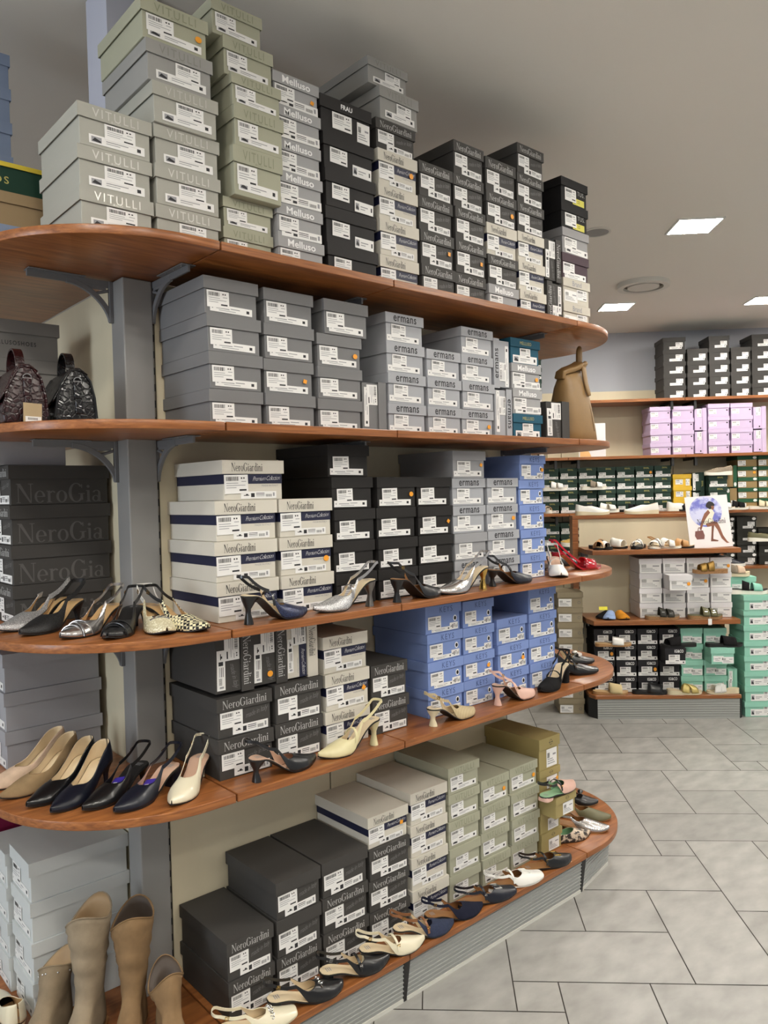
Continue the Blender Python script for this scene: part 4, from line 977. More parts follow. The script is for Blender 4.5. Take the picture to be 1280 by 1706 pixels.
shoe('black and cream houndstooth woven slingback at right of the middle shelf corner', (.985,1.84), -77, z3, P_WOVEN, LIN_TAN, style='sling', hh=.05, group=G3, tp='almond', strapm=L_BLACK, heelm=L_BLACK, xt=.64, hv=.038, heel='block')
# middle shelf, straight front
YF = 1.876
shoe('navy glitter slingback with flared heel before the cream boxes, middle shelf', (1.332,YF), 4, z3, G_NAVY, LIN_CR, style='sling', hh=.075, heel='flare', heelm=L_BLACK, strapm=L_BLACK, group=G3, L=.232, mary=.40, buckm=None)
shoe('silver glitter slingback pointing left before the black boxes, middle shelf', (1.355,YF), 176, z3, G_SILV, LIN_CR, style='sling', hh=.078, heel='flare', heelm=mat('pewter', (120,116,112), .3, .8), strapm=L_SILV, group=G3, L=.232, mary=.45, buckm=None)
shoe('black leather slingback pointing right before the black boxes, middle shelf', (1.905,YF), 5, z3, L_BLACK, LIN_BR, style='sling', hh=.07, heel='flare', group=G3, L=.25)
shoe('plain silver pointed slingback pointing left before the silver-grey boxes, middle shelf', (1.875,YF-.008), 178, z3, L_SILV, LIN_CR, style='sling', hh=.075, heel='flare', heelm=GOLD, group=G3, L=.25, side=.036)
shoe('navy slingback with black strap before the silver-grey boxes, middle shelf', (2.40,YF), -3, z3, L_NAVY, LIN_BR, style='sling', hh=.055, heel='flare', heelm=L_BLACK, strapm=L_BLACK, group=G3, L=.235, tp='almond', mary=.42, buckm=None)
shoe('white slingback with t-strap before the blue boxes, middle shelf', (2.548,1.838), -135, z3, L_WHITE, LIN_PK, style='sling', hh=.06, heel='block', group=G3, L=.235, tp='almond', mary=.48)
sandal('red patent open sandal with black bow on right end, middle shelf', (2.975,1.935), -24, z3, L_RED, [(.72,.055,.046,0)], hh=.075, th=.006, group=G3, solem=L_RED, name='heeled_sandal', strap=L_RED, cat='sandal', tp='almond', bandmats=[L_RED])
shoe('black slingback with bow behind the red sandal, middle shelf end', (3.06,2.10), -24, z3, L_BLACK, LIN_CR, style='sling', hh=.05, group=G3, orn='bow', L=.24)
shoe('grey suede slingback at the back of the middle shelf end', (2.78,2.06), -80, z3, S_GREY, LIN_CR, style='sling', hh=.06, group=G3, orn='bow', trim=S_GREY, L=.225)
# fourth shelf corner
shoe('nude suede pump, leftmost on the fourth shelf corner', (.545,2.325), -166, z4, S_NUDE, LIN_CR, hh=.062, group=G4, L=.25)
shoe('taupe suede pump between nude and black pumps, fourth shelf', (.560,2.222), -160, z4, S_TAUPE, LIN_CR, hh=.062, group=G4, L=.25)
shoe('black leather closed pump on the fourth shelf corner', (.594,2.112), -152, z4, L_BLACK, LIN_CR, hh=.062, group=G4, L=.25)
shoe('navy leather closed pump on the fourth shelf corner', (.628,2.028), -146, z4, L_NAVY, LIN_CR, hh=.062, group=G4, L=.25)
shoe('black slingback with purple tag inside, fourth shelf corner', (.692,1.985), -154, z4, L_BLACK, LIN_BLK, style='sling', hh=.05, group=G4, tagm=PURP, buckm=CHROME, side=.036)
shoe('navy slingback with purple tag inside, fourth shelf corner', (.746,1.915), -156, z4, L_NAVY, LIN_PK, style='sling', hh=.05, group=G4, tagm=PURP, side=.038, heel='block')
shoe('cream patent slingback by the joint of the fourth shelf', (.872,1.852), -138, z4, L_CREAM, LIN_PK, style='sling', hh=.055, group=G4, side=.040)
# fourth shelf front
shoe('black slingback with letters on strap before charcoal boxes, fourth shelf', (1.350,YF), 4, z4, L_BLACK, LIN_PK, style='sling', hh=.06, heel='flare', group=G4, L=.24, buckm=None)
shoe('butter cream slingback pointing left before cream and charcoal boxes, fourth shelf', (1.358,YF), 177, z4, L_PALE, LIN_CR, style='sling', hh=.078, heel='flare', group=G4, L=.235, mary=.47)
shoe('beige mesh slingback with black toe cap and heel tag, fourth shelf', (2.055,YF), 2, z4, P_MESH, LIN_CR, style='sling', hh=.055, heel='flare', heelm=SOLE_CR, group=G4, L=.235, tp='almond', strapm=P_MESH, trim=L_BLACK, orn=None)
shoe('pale pink slingback before the blue boxes, fourth shelf', (2.403,YF), 0, z4, L_PINK, LIN_PK, style='sling', hh=.07, heel='flare', group=G4, L=.235, tp='almond', mary=.45)
shoe('black fabric slingback facing left beside the last blue stack, fourth shelf', (2.432,1.862), -169, z4, S_BLACK, LIN_CR, style='sling', hh=.07, heel='block', group=G4, L=.235, tp='almond', mary=.5)
shoe('black leather mary jane on the fourth shelf end, nearest the edge', (2.885,1.905), -26, z4, L_BLACK, LIN_CR, hh=.05, heel='block', group=G4, L=.245, tp='square', mary=.52, buckm=CHROME)
shoe('black slingback with black and white scarf trim on fourth shelf end', (3.03,2.02), -30, z4, L_BLACK, LIN_CR, style='sling', hh=.05, group=G4, tp='square', orn='bow', trim=P_ZEBRA, L=.24, mary=.5)
# bottom shelf
shoe('cream flat slingback with chain, nearest on the bottom shelf', (1.225,1.834), -14, z5, L_CREAM, LIN_CR, style='sling', hh=.022, heel='block', group=G5, tp='square', orn='chain', L=.235, solem=SOLE_CR, hv=.04)
shoe('black slingback with silver horsebit, second from front on bottom shelf', (1.402,1.838), -12, z5, L_BLACK, LIN_CR, style='sling', hh=.035, heel='block', group=G5, tp='almond', orn='bit', L=.245)
shoe('plain black slingback with instep strap, third from front on bottom shelf', (1.590,1.836), -12, z5, L_BLACK, LIN_CR, style='sling', hh=.035, heel='block', group=G5, L=.245, mary=.52, buckm=CHROME)
shoe('cream patent slingback with instep strap on bottom shelf, by plinth joint', (1.745,1.834), -12, z5, L_CREAM, LIN_CR, style='sling', hh=.04, heel='kitten', group=G5, L=.245, mary=.52)
shoe('denim slingback with brown straps on the bottom shelf', (1.885,1.834), -12, z5, S_DENIM, LIN_CR, style='sling', hh=.05, heel='kitten', heelm=L_BROWN, strapm=L_BROWN, group=G5, L=.24, mary=.50)
shoe('plain navy suede slingback behind the denim one, bottom shelf', (2.040,1.838), -12, z5, S_NAVYS, LIN_BR, style='sling', hh=.035, heel='block', group=G5, L=.245)
shoe('navy flat slingback with square silver buckle on bottom shelf', (2.208,1.832), -14, z5, L_NAVY, LIN_BR, style='sling', hh=.012, heel='flat', group=G5, tp='square', orn='buckle', buckm=CHROME, L=.25, mary=.42)
shoe('white flat slingback with square white buckle on bottom shelf', (2.372,1.832), -15, z5, L_WHITE, LIN_BR, style='sling', hh=.012, heel='flat', group=G5, tp='square', orn='buckle', buckm=L_WHITE, L=.25, mary=.42, solem=SOLE_WHT)
shoe('black flat slingback with small buckle near tan boxes, bottom shelf', (2.572,1.836), -14, z5, L_BLACK, LIN_BR, style='sling', hh=.012, heel='flat', group=G5, tp='almond', orn='buckle', buckm=GOLD, L=.245, mary=.42)
shoe('snake print flat with mint lining beside tan boxes, bottom shelf', (2.812,1.905), -20, z5, P_SNAKE, LIN_GRN, hh=.006, heel='flat', group=G5, tp='point', L=.235, back=.045, side=.03)
shoe('metallic silver flat slingback on the bottom shelf end', (2.905,1.868), -58, z5, L_SILV, LIN_BR, style='sling', hh=.014, heel='flat', group=G5, tp='almond', L=.25, xt=.58, solem=SOLE_TAN)
shoe('olive flat slingback with yellow tag on the bottom shelf end', (3.010,1.925), -58, z5, L_OLIVE, LIN_BR, style='sling', hh=.014, heel='flat', group=G5, tp='almond', L=.25, xt=.58, solem=SOLE_TAN)
shoe('black flat slingback at the back of the bottom shelf end', (3.115,2.06), -56, z5, L_BLACK, LIN_BR, style='sling', hh=.014, heel='flat', group=G5, tp='almond', L=.24, xt=.6, orn='bow', solem=SOLE_TAN)
shoe('nude and black slingback with mint lining standing on a pulled-out tan box', (2.675,1.890), 4, z5+.258+.0015, L_PINK, LIN_GRN, style='sling', hh=.012, heel='flat', group=G5, tp='almond', strapm=L_BLACK, L=.235, mary=.45)
# ------------------------------------------------------------------ boots
def boot(label, loc, ang, H, up, L=.245, wtop=.062, ltop=.070, stud=False, dip=.03, group='boots on the bottom shelf corner', lining=leather('lining_boot', (168, 140, 104), .6), slouch=.004):
    r = thing('ankle_boot' if H < .3 else 'tall_boot', label, 'boot', group=group)
    b = MB(); n = 28; rings = []
    prof = [(0,.0,L,.036,.9),(.012,-.003,L+.001,.038,.9),(.03,-.004,L*.985,.038,.8),(.045,-.003,L*.86,.036,.7),(.06,-.001,L*.70,.034,.7),(.08,.001,L*.56,.033,.75),(.105,.003,.125,.034,.85),(.13,.002,.112,.036,.95)]
    for z, xa, xb, w_, e_ in prof: rings.append((z, xa, xb, w_))
    k = max(3, int((H-.13)/.017)); slouch *= min(1, (H-.11)/.12)
    for i in range(1, k+1):
        t = i/k; z = .13+(H-.13)*t
        rings.append((z, .002-.022*t+slouch*math.sin(i*2.1), .112+(ltop*2-.135)*t+slouch*math.sin(i*1.7+1), .036+(wtop-.036)*t+slouch*.6*math.sin(i*2.7)))
    out = []
    for ri, (z, xa, xb, w_) in enumerate(rings):
        rg = []
        for i in range(n):
            a = 2*PI*i/n; ca, sa = math.cos(a), math.sin(a); cx = (xa+xb)/2; rx = (xb-xa)/2
            y = w_*sa
            if z < .1:                                 # foot: widest at the ball, pointed toe
                x = cx+rx*ca; u = x/L; y = math.copysign(min(abs(w_*sa)*1.25, interp(TOES['almond'], max(0, min(1, u)))*1.05*(1-.3*z/.1)+.004*(1-u)), sa) if abs(sa) > 1e-6 else 0
            else: x = cx+rx*ca
            zz = z
            if z > H-.07:
                f = sm((z-H+.07)/.07); zz += f*.014*sa+ f*dip*(.55*abs(ca)**1.5*(1 if ca > 0 else .8)-.45*abs(sa)**2)
            rg.append((x, y, zz+.02))
        out.append(rg)
    b.loft(out, 0, caps=False)
    o = b.build('upper', [up, lining], r, smooth=True, ang=80); md = o.modifiers.new('thickness', 'SOLIDIFY'); md.thickness = .003; md.offset = -1; md.material_offset = 1; md.material_offset_rim = 0
    l = Last(L, .0, 'almond', base=.022); plate(l, -.002+.004, L-.001, .003, 0, .008, SOLE_TAN, 'sole', r)
    b = MB(); b.box(.004, .06, -.030, .030, 0, .016); b.build('heel', SOLE_TAN, r, bevel=.004)
    b = MB(); b.tube([(p[0], p[1], p[2]+.001) for p in out[-1]], .0022, 5, closed=True); b.build('top_binding', up, r, smooth=True)
    if stud:
        b = MB()
        for i in range(0, n, 3): p = out[-2][i]; b.ellipsoid((p[0]*1.0, p[1]*1.03, p[2]), (.0032, .0032, .0032), 8, 5)
        b.build('studs', CHROME, r, smooth=True)
    else:
        b = MB(); w_ = rings[-5][3]
        b.tube([(q[3*len(q)//4][0], q[3*len(q)//4][1]-.0008, q[3*len(q)//4][2]) for q in out[7:]], .0012, 5); b.build('side_seam', up, r)
    b = MB(); b.ellipsoid((.05, 0, H*.82), (.030, .024, .03), 12, 8); b.build('paper_stuffing', mat('tissue', (236,228,220), .9), r, smooth=True)
    a = math.radians(ang); r.location = (loc[0]-.055*math.cos(a), loc[1]-.055*math.sin(a), z5+.0006); r.rotation_euler = (0, 0, a); return r
B_TAUPE = suede('boot_taupe', (146, 131, 110)); B_BROWN = suede('boot_brown', (132, 106, 76)); B_TAUPE2 = suede('boot_greige', (138, 122, 100))
boot('taupe suede ankle boot with studded cuff, leftmost of the four boots', (.690,2.235), -140, .175, B_TAUPE2, stud=True, wtop=.050, ltop=.060)
boot('tall taupe suede boot, second from left of the four boots', (.762,2.165), -132, .318, B_TAUPE, wtop=.060, ltop=.074, dip=.045)
boot('tall brown suede boot, third from left of the four boots', (.862,2.105), -122, .298, B_BROWN, wtop=.060, ltop=.074, dip=.045, lining=leather('lining_dark', (70, 58, 48), .6))
boot('brown suede ankle boot, rightmost of the four boots', (.905,1.985), -105, .155, B_BROWN, wtop=.046, ltop=.058, dip=.05, lining=leather('lining_dark', (70, 58, 48), .6))
shoe('cream loafer seen from behind at the bottom left corner', (.588,2.545), 95, z5, L_CREAM, LIN_TAN, hh=.02, heel='block', group=G5, tp='round', L=.24, xt=.5, side=.04)
# ------------------------------------------------------------------ bags
CROC_B = pattern_mat('black_croc', 'croc', (6, 6, 7), (22, 21, 23), 72, .2); CROC_R = pattern_mat('burgundy_croc', 'croc', (20, 6, 8), (46, 16, 19), 72, .26)
def handbag(label, loc, rz, mt, edge, tagged=False, W=.105, Lb=.20, H=.148):
    """front (flap) faces local -x, gusset faces local -y"""
    r = thing('handbag', label, 'handbag', loc, rz, 'handbags on the second shelf')
    sec = [(-W/2, 0), (-W/2-.002, .02), (-W*.44, .075), (-W*.30, .118), (-W*.16, H-.006), (0, H), (W*.18, H-.004), (W*.36, H*.80), (W*.46, H*.5), (W/2, .02), (W/2-.002, 0)]
    b = MB(); n = len(sec)
    b.loft([[(x, -Lb/2+Lb*t, z) for x, z in sec] for t in (0, .33, .66, 1)], 0); b.build('body', mt, r, bevel=.004, seg=2, smooth=True, ang=60)
    fl = [(W*.30, H*.92), (W*.1, H+.004), (-W*.10, H+.003), (-W*.24, H*.86), (-W*.42, H*.62), (-W*.55, H*.46), (-W*.57, H*.42)]
    b = MB(); rows = [[(x, -Lb/2-.004+(Lb+.008)*k/6, z-.012*math.cos(PI*(k/6-.5))*(i/(len(fl)-1))**3) for i, (x, z) in enumerate(fl)] for k in range(7)]
    b.loft(rows, 0, caps=False, closed=False); o = b.build('flap', mt, r, smooth=True, ang=70); md = o.modifiers.new('thickness', 'SOLIDIFY'); md.thickness = .004
    for sg in (-1, 1):
        b = MB(); b.tube([(x, sg*Lb/2, z) for x, z in sec[1:-1]], .0035, 6); b.build('piping', edge, r, smooth=True)
    b = MB(); pts = []; nn = []
    for i in range(15):
        a = PI*i/14; pts.append((0, -.052*math.cos(a), H-.002+.058*math.sin(a)**.8)); nn.append((0, -math.cos(a)*.9, math.sin(a)+.05))
    b.ribbon(pts, nn, .022, .005); b.build('handle', mt, r, smooth=True, ang=50)
    b = MB(); b.tube([(.011*math.cos(PI*i/8), 0, .011*math.sin(PI*i/8)) for i in range(9)], .002, 6, closed=True); o = b.build('ring', CHROME, r, smooth=True); o.location = (.004, -Lb/2-.006, H*.78)
    b = MB(); b.box(-.009, .009, -.003, .002, -.045, .0); b.box(-.007, .010, -.004, .002, -.085, -.045); o = b.build('strap_tab', mt, r, bevel=.001); o.location = (.004, -Lb/2-.003, H*.78)
    b = MB(); b.tube([(0,0,-.006),(0,0,.006)], .0035, 8); o = b.build('clasp', CHROME, r, smooth=True); o.location = (-W*.54, -Lb*.35, H*.2); o.rotation_euler = (PI/2, 0, 0)
    if tagged:
        b = MB(); b.box(-.023, .023, -.0006, .0006, -.072, 0, 0); b.box(-.018, .021, -.0012, -.0006, -.056, -.034, 1)
        for k in range(9): b.add([(-.012+.0028*k, -.0015, -.043), (-.0106+.0028*k, -.0015, -.043), (-.0106+.0028*k, -.0015, -.037), (-.012+.0028*k, -.0015, -.037)], [(0,1,2,3)], 2)
        o = b.build('swing_tag', [mat('kraft_tag', (170, 150, 116), .7), PAPER, INK], r); o.location = (.012, -Lb/2-.018, H*.34); o.rotation_euler = (0, .03, .12)
        b = MB(); b.tube([(.004, -Lb/2-.006, H*.42), (.012, -Lb/2-.017, H*.33)], .001, 5); b.build('cord', BLK, r)
    return r
z2 = SZ[1]
handbag('glossy black crocodile pattern handbag left of the post on the second shelf', (.758,2.185,z2+.001), -.10, CROC_B, L_BLACK)
handbag('glossy burgundy crocodile pattern handbag with kraft tag at the left picture edge', (.628,2.19,z2+.001), -.06, CROC_R, CROC_R, True)
# brown tote with knotted handle
TOTE = mat('tote_leather', (136, 106, 64), .5, var=.06, vscale=20, bump=.1, bscale=200)
tt = thing('tote_bag', 'tall tan brown leather tote bag with knotted handle on second shelf end', 'tote bag', (2.905,2.02,z2+.001), .05)
b = MB(); rings = []; n = 24
for z, cx, rx, ry in ((0,0,.112,.070),(.012,.001,.121,.080),(.05,-.002,.116,.080),(.11,-.008,.107,.074),(.17,-.013,.098,.064),(.23,-.015,.086,.050),(.262,-.015,.078,.036),(.284,-.015,.074,.018),(.288,-.015,.072,.012)):
    rings.append([(cx+rx*math.copysign(abs(math.cos(2*PI*i/n))**.6, math.cos(2*PI*i/n)), ry*math.copysign(abs(math.sin(2*PI*i/n))**.75, math.sin(2*PI*i/n)), z*1.10+rx*math.cos(2*PI*i/n)*.26*(z/.288)**2) for i in range(n)])
b.loft(rings, 0); b.build('body', TOTE, tt, smooth=True, ang=70)
b = MB(); pts = [(-.096,0,.276),(-.092,-.004,.304),(-.066,-.010,.316),(-.03,-.014,.326),(.01,-.016,.340),(.040,-.016,.354)]; nn = [(-1,0,.4),(-.5,0,1),(-.3,-.2,1),(-.3,-.3,1),(-.3,-.3,1),(-.3,-.3,1)]
b.ribbon(pts, nn, .050, .022); b.build('strap', TOTE, tt, bevel=.006, seg=2, smooth=True, ang=60)
b = MB(); rings = [[(x+rx*math.cos(2*PI*i/14), -.006+ry*math.sin(2*PI*i/14)*(1-.35*math.cos(2*PI*i/14)**2), z) for i in range(14)] for z, x, rx, ry in ((.325,.052,.017,.016),(.36,.053,.0175,.015),(.395,.054,.0185,.014),(.418,.056,.017,.013),(.430,.057,.012,.010),(.436,.0575,.005,.005))]
b.loft(rings, 0); b.build('handle', TOTE, tt, smooth=True, ang=80)
b = MB(); b.tube([(.050+.027*math.cos(a*PI/6), -.012+.024*math.sin(a*PI/6), .345+.012*math.cos(a*PI/6+.5)) for a in range(12)], .0105, 8, closed=True); b.tube([(.030,-.030,.334),(.050,-.036,.346),(.074,-.024,.360)], .010, 8); b.build('knot', TOTE, tt, smooth=True)
b = MB(); b.ribbon([(.040,-.034,.345),(.034,-.042,.310),(.028,-.054,.262),(.030,-.064,.222),(.034,-.066,.205)], [(0,-1,.2)]*5, lambda t: .034-.012*t, .010); b.build('hanging_strap', TOTE, tt, bevel=.003, smooth=True, ang=60)
b = MB(); b.tube([(.028,-.052,.22),(.036,-.0655,.16),(.042,-.0735,.11),(.050,-.0785,.05)], .0018, 5); b.build('seam', mat('tote_seam', (96, 72, 42), .6), tt)
# ------------------------------------------------------------------ shoes and poster on the display unit
def rdt(r, d): p = rd(r, d); return (p.x, p.y)
GD = 'sandals on the display unit'
def A(deg): return deg-45            # heading measured in building axes: 0 = +r
zA, zB, zC = 1.222, .714, .173
sandal('tan suede slide, leftmost on the top display board', rdt(1.17,5.62), A(-112), zA, LIN_TAN, [(.66,.11,.052,0)], group=GD, bandmats=[L_TAN], L=.23)
sandal('black slide with white stripes, second from left on top display board', rdt(1.27,5.62), A(-60), zA, LIN_BLK, [(.62,.05,.05,.02),(.74,.035,.044,-.02)], group=GD, bandmats=[L_BLACK, L_WHITE], L=.23)
sandal('white wide-band slide standing behind, third from left on top display board', rdt(1.40,5.70), A(-50), zA, LIN_CR, [(.66,.10,.056,0)], group=GD, bandmats=[L_WHITE], L=.23)
sandal('black and white print slide on the top display board', rdt(1.43,5.615), A(-120), zA, SOLE_BLK, [(.60,.04,.05,.03),(.74,.04,.044,-.03)], group=GD, bandmats=[P_ZEBRA, P_ZEBRA], L=.23)
sandal('white print slide, right of the black and white one, top display board', rdt(1.55,5.615), A(-125), zA, LIN_CR, [(.60,.05,.052,.03),(.75,.04,.044,-.03)], group=GD, bandmats=[P_ZEBRA, L_WHITE], L=.23, solem=SOLE_WHT)
sandal('white sandal with two crossed bands, top display board', rdt(1.76,5.62), A(-40), zA, LIN_CR, [(.55,.04,.055,.04),(.72,.04,.046,-.04)], group=GD, bandmats=[L_WHITE, L_WHITE], L=.24, solem=SOLE_WHT, strap=L_TAN)
sandal('tan slide beside the poster, top display board', rdt(1.86,5.64), A(-30), zA, LIN_TAN, [(.58,.04,.05,.03),(.72,.04,.044,-.03)], group=GD, bandmats=[L_TAN, L_TAN], L=.23)
shoe('black suede mule behind the blue one, middle display board', rdt(1.175,5.68), A(-140), zB, S_BLACK, LIN_BLK, style='mule', hh=.01, heel='flat', tp='round', L=.23, xt=.55, hv=.05, side=.04, group=GD, logo=False, wk=1.05)
shoe('sky blue suede mule with yellow tag, middle display board', rdt(1.235,5.61), A(-110), zB, S_BLUE, LIN_CR, style='mule', hh=.01, heel='flat', tp='round', L=.23, xt=.5, hv=.052, side=.045, group=GD, logo=False, wk=1.1)
shoe('ochre suede mule, middle display board', rdt(1.365,5.61), A(-80), zB, S_OCHRE, LIN_TAN, style='mule', hh=.01, heel='flat', tp='round', L=.23, xt=.5, hv=.052, side=.045, group=GD, logo=False, wk=1.1)
b = MB(); b.box(-.03,.03,-.0006,.0006,0,.025); o = tag(b.build('paper_tag', YELLOW), 'yellow paper tag standing on the sky blue mule, display unit', 'tag'); o.location = rd(1.215,5.67,zB+.067); o.rotation_euler = (-.25, 0, -PI/4)
BK = dict(th=.024, hh=.006, solem=CORK, name='buckle_sandal', group=GD)
sandal('black two-strap buckle sandal before the white boxes, middle display board', rdt(1.745,5.635), A(0), zB, S_GREY, [(.50,.045,.06,0),(.72,.045,.05,0)], bandmats=[leather('dark_olive', (44,42,34), .4)]*2, buckm=CHROME, **BK)
sandal('olive two-strap buckle sandal with hanging tag, middle display board', rdt(2.045,5.635), A(0), zB, L_OLIVE, [(.50,.045,.06,0),(.72,.045,.05,0)], bandmats=[L_OLIVE]*2, buckm=CHROME, **BK)
sandal('gold buckle sandal on the pulled-out white box', rdt(1.83,5.60), A(180), zB+.329, CORK, [(.50,.045,.06,0),(.72,.045,.05,0)], bandmats=[mat('gold_leather', (150,118,58), .3, .6)]*2, buckm=GOLD, **BK)
b = MB(); b.box(-.013,.013,-.0006,.0006,-.05,-.006); b.tube([(0,0,-.006),(0,.004,.045)], .0008, 4); o = tag(b.build('price_tag', PAPER), 'white price tag hanging from the olive buckle sandal over board edge', 'tag'); o.location = rd(1.945,5.594,zB+.012); o.rotation_euler = (0,0,-PI/4)
sandal('beige wide-band slide at left on the display unit base', rdt(1.375,5.64), A(-4), zC, LIN_TAN, [(.64,.085,.062,0)], bandmats=[mat('raffia', (206,186,140), .8, bump=.3, bscale=400)], group=GD, L=.25, solem=SOLE_TAN)
sandal('black leather slide on the display unit base', rdt(1.655,5.64), A(-4), zC, LIN_BLK, [(.66,.10,.060,.02)], bandmats=[L_BLACK], group=GD, L=.25)
sandal('gold crossed-strap slide on the display unit base', rdt(1.895,5.64), A(2), zC, LIN_CR, [(.60,.05,.055,.05),(.66,.05,.055,-.05)], bandmats=[mat('gold_leather2', (196,176,110), .35, .5)]*2, group=GD, L=.25, hh=.02, solem=SOLE_CR)
sandal('white crossed-strap slide on the display unit base, right end', rdt(1.93,5.64), A(182), zC, LIN_CR, [(.60,.05,.055,.05),(.66,.05,.055,-.05)], bandmats=[L_WHITE]*2, group=GD, L=.23, hh=.02, solem=SOLE_CR)
sandal('slide with white stripes standing on black boxes, left', rdt(1.405,5.645), A(0), zC+.3505, LIN_TAN, [(.64,.08,.050,.02)], bandmats=[L_WHITE], group=GD, L=.26, solem=SOLE_TAN)
sandal('black sandal with rosette on pulled-out black box, display unit', rdt(1.60,5.60), A(180), zC+.350, LIN_BLK, [(.55,.06,.055,.02),(.72,.05,.05,-.02)], bandmats=[S_BLACK]*2, group=GD, L=.25)
sandal('black wide-band slide on the pulled-out mint box', rdt(2.17,5.60), A(0), zC+.348, LIN_BLK, [(.62,.09,.058,0)], bandmats=[S_BLACK], group=GD, L=.26)
sandal('black sport sandal on top of the tall mint stack', rdt(2.39,5.70), A(-6), .877, LIN_BLK, [(.45,.05,.062,.02),(.72,.06,.05,0)], bandmats=[S_BLACK, mat('mint_web', (130,190,170), .7)], group=GD, L=.27, th=.03, solem=SOLE_WHT, name='sport_sandal')
sandal('beige strap sandal lying behind the white boxes at right', rdt(2.33,5.86), A(-4), .988, LIN_CR, [(.5,.05,.06,0),(.72,.05,.05,0)], bandmats=[S_GREY, S_NUDE], group=GD, L=.24, th=.03, solem=SOLE_CR)
put_b('mint', 2.175, 2.37, 5.84, .8765, .11, 'mint green shoe box behind the black sport sandal', 'mint shoe boxes', D=.2)
sneaker('white slip-on loafer at left on the display unit rail', rdt(1.345,6.00), A(0), 1.4625, L_WHITE, group='loafers on the display rail', name='slip_on_shoe', st=.017, solem=SOLE_CR, tp='almond')
sneaker('white slip-on loafer at right on the display unit rail', rdt(1.455,6.00), A(180), 1.4625, L_WHITE, group='loafers on the display rail', name='slip_on_shoe', st=.017, solem=SOLE_CR, tp='almond')
# poster: flat printed board leaning back, with its own picture
po = thing('poster', 'white poster with seated woman and handbag leaning on top display board', 'poster'); po.location = rd(1.985,5.655,zA+.001)
po.rotation_mode = 'XYZ'; po.rotation_euler = (Matrix.Rotation(-PI/4, 3, 'Z') @ Matrix.Rotation(-.16, 3, 'X') @ Matrix.Rotation(-.05, 3, 'Y')).to_euler()
PW, PH = .30, .375
b = MB(); b.box(-PW/2, PW/2, -.002, .002, 0, PH); b.build('sheet', mat('poster_paper', (236, 230, 230), .45), po)
def flat(name, poly, mt, y=-.0026):
    b = MB(); b.add([(x*PW-PW/2, y, z*PH) for x, z in poly], [tuple(range(len(poly)))]); return b.build(name, mt, po)
SKYP = pattern_mat('poster_sky', 'noise', (116, 120, 200), (206, 208, 236), 9, .5)
flat('sky_circle', [(.46+.38*math.cos(2*PI*i/40), .70+.30*math.sin(2*PI*i/40)) for i in range(40)], SKYP)
SKIN = mat('poster_skin', (140, 88, 66), .5)
flat('printed_hair', [(.58+.10*math.cos(2*PI*i/18)*(1+.08*math.cos(5*i)), .815+.075*math.sin(2*PI*i/18)*(1+.08*math.sin(4*i))) for i in range(18)], mat('poster_hair', (34, 26, 26), .6), -.0034)
flat('printed_face', [(.60,.80),(.66,.80),(.67,.76),(.64,.72),(.60,.73)], SKIN, -.0036)
flat('printed_arm', [(.52,.73),(.42,.66),(.33,.52),(.27,.36),(.31,.35),(.39,.50),(.48,.60),(.56,.67)], SKIN, -.0032)
flat('printed_dress', [(.50,.74),(.62,.74),(.66,.66),(.60,.56),(.62,.50),(.48,.44),(.36,.44),(.40,.54),(.46,.62)], mat('poster_dress', (232, 224, 206), .6), -.0030)
flat('printed_leg', [(.42,.46),(.62,.50),(.70,.48),(.74,.40),(.80,.22),(.88,.10),(.93,.07),(.86,.07),(.76,.16),(.68,.34),(.62,.42),(.46,.40)], SKIN, -.0034)
flat('printed_leg', [(.56,.42),(.62,.42),(.58,.28),(.56,.16),(.68,.13),(.66,.11),(.50,.12),(.53,.26)], mat('poster_skin_dark', (118, 72, 54), .5), -.0032)
flat('printed_handbag', [(.16,.33),(.34,.34),(.37,.24),(.35,.17),(.18,.17),(.14,.24)], mat('poster_bag', (122, 76, 70), .5), -.0032)
flat('printed_handbag_handle', [(.21,.33),(.24,.40),(.29,.40),(.31,.34),(.29,.34),(.28,.385),(.25,.385),(.23,.33)], mat('poster_bag', (122, 76, 70), .5), -.0032)
link('poster_lettering', serif_word('NeroGiardini', BLK), po, (.02, -.0040, PH*.455), (0,0,0), (.20, 1, .22))
# ------------------------------------------------------------------ shoes on the back wall
GW = 'shoes on the wall shelf'
zW = 1.428
kw = dict(group=GW)
sandal('white sport sandal on the green boxes at left, wall shelf', rdt(1.31,7.63), A(-6), zW+.2235, LIN_CR, [(.5,.05,.06,.02),(.72,.05,.05,0)], bandmats=[L_WHITE, L_WHITE], L=.25, th=.028, solem=SOLE_WHT, name='sport_sandal', **kw)
sandal('beige and black sport sandal on the green boxes, wall shelf', rdt(1.69,7.63), A(-6), zW+.2235, LIN_CR, [(.5,.05,.06,.02),(.72,.05,.05,0)], bandmats=[S_GREY, L_WHITE], L=.25, th=.028, solem=SOLE_WHT, name='sport_sandal', **kw)
sandal('white wedge sandal at left end of the wall shelf row', rdt(1.14,7.63), A(-70), zW, LIN_CR, [(.5,.05,.06,.02),(.74,.05,.05,0)], bandmats=[L_WHITE, S_NUDE], L=.24, th=.03, solem=SOLE_WHT, **kw)
sandal('navy and black sandal standing in the wall shelf row, second from left', rdt(1.40,7.64), A(178), zW, LIN_BLK, [(.5,.05,.06,.02),(.72,.05,.05,0)], bandmats=[L_NAVY, S_BLACK], L=.25, th=.024, solem=SOLE_TAN, **kw)
sandal('white cross-strap sandal behind the left slip-on loafer, wall shelf', rdt(1.80,7.63), A(-4), zW, LIN_CR, [(.45,.06,.06,.03),(.7,.06,.052,-.03)], bandmats=[L_WHITE]*2, L=.25, th=.03, solem=SOLE_WHT, **kw)
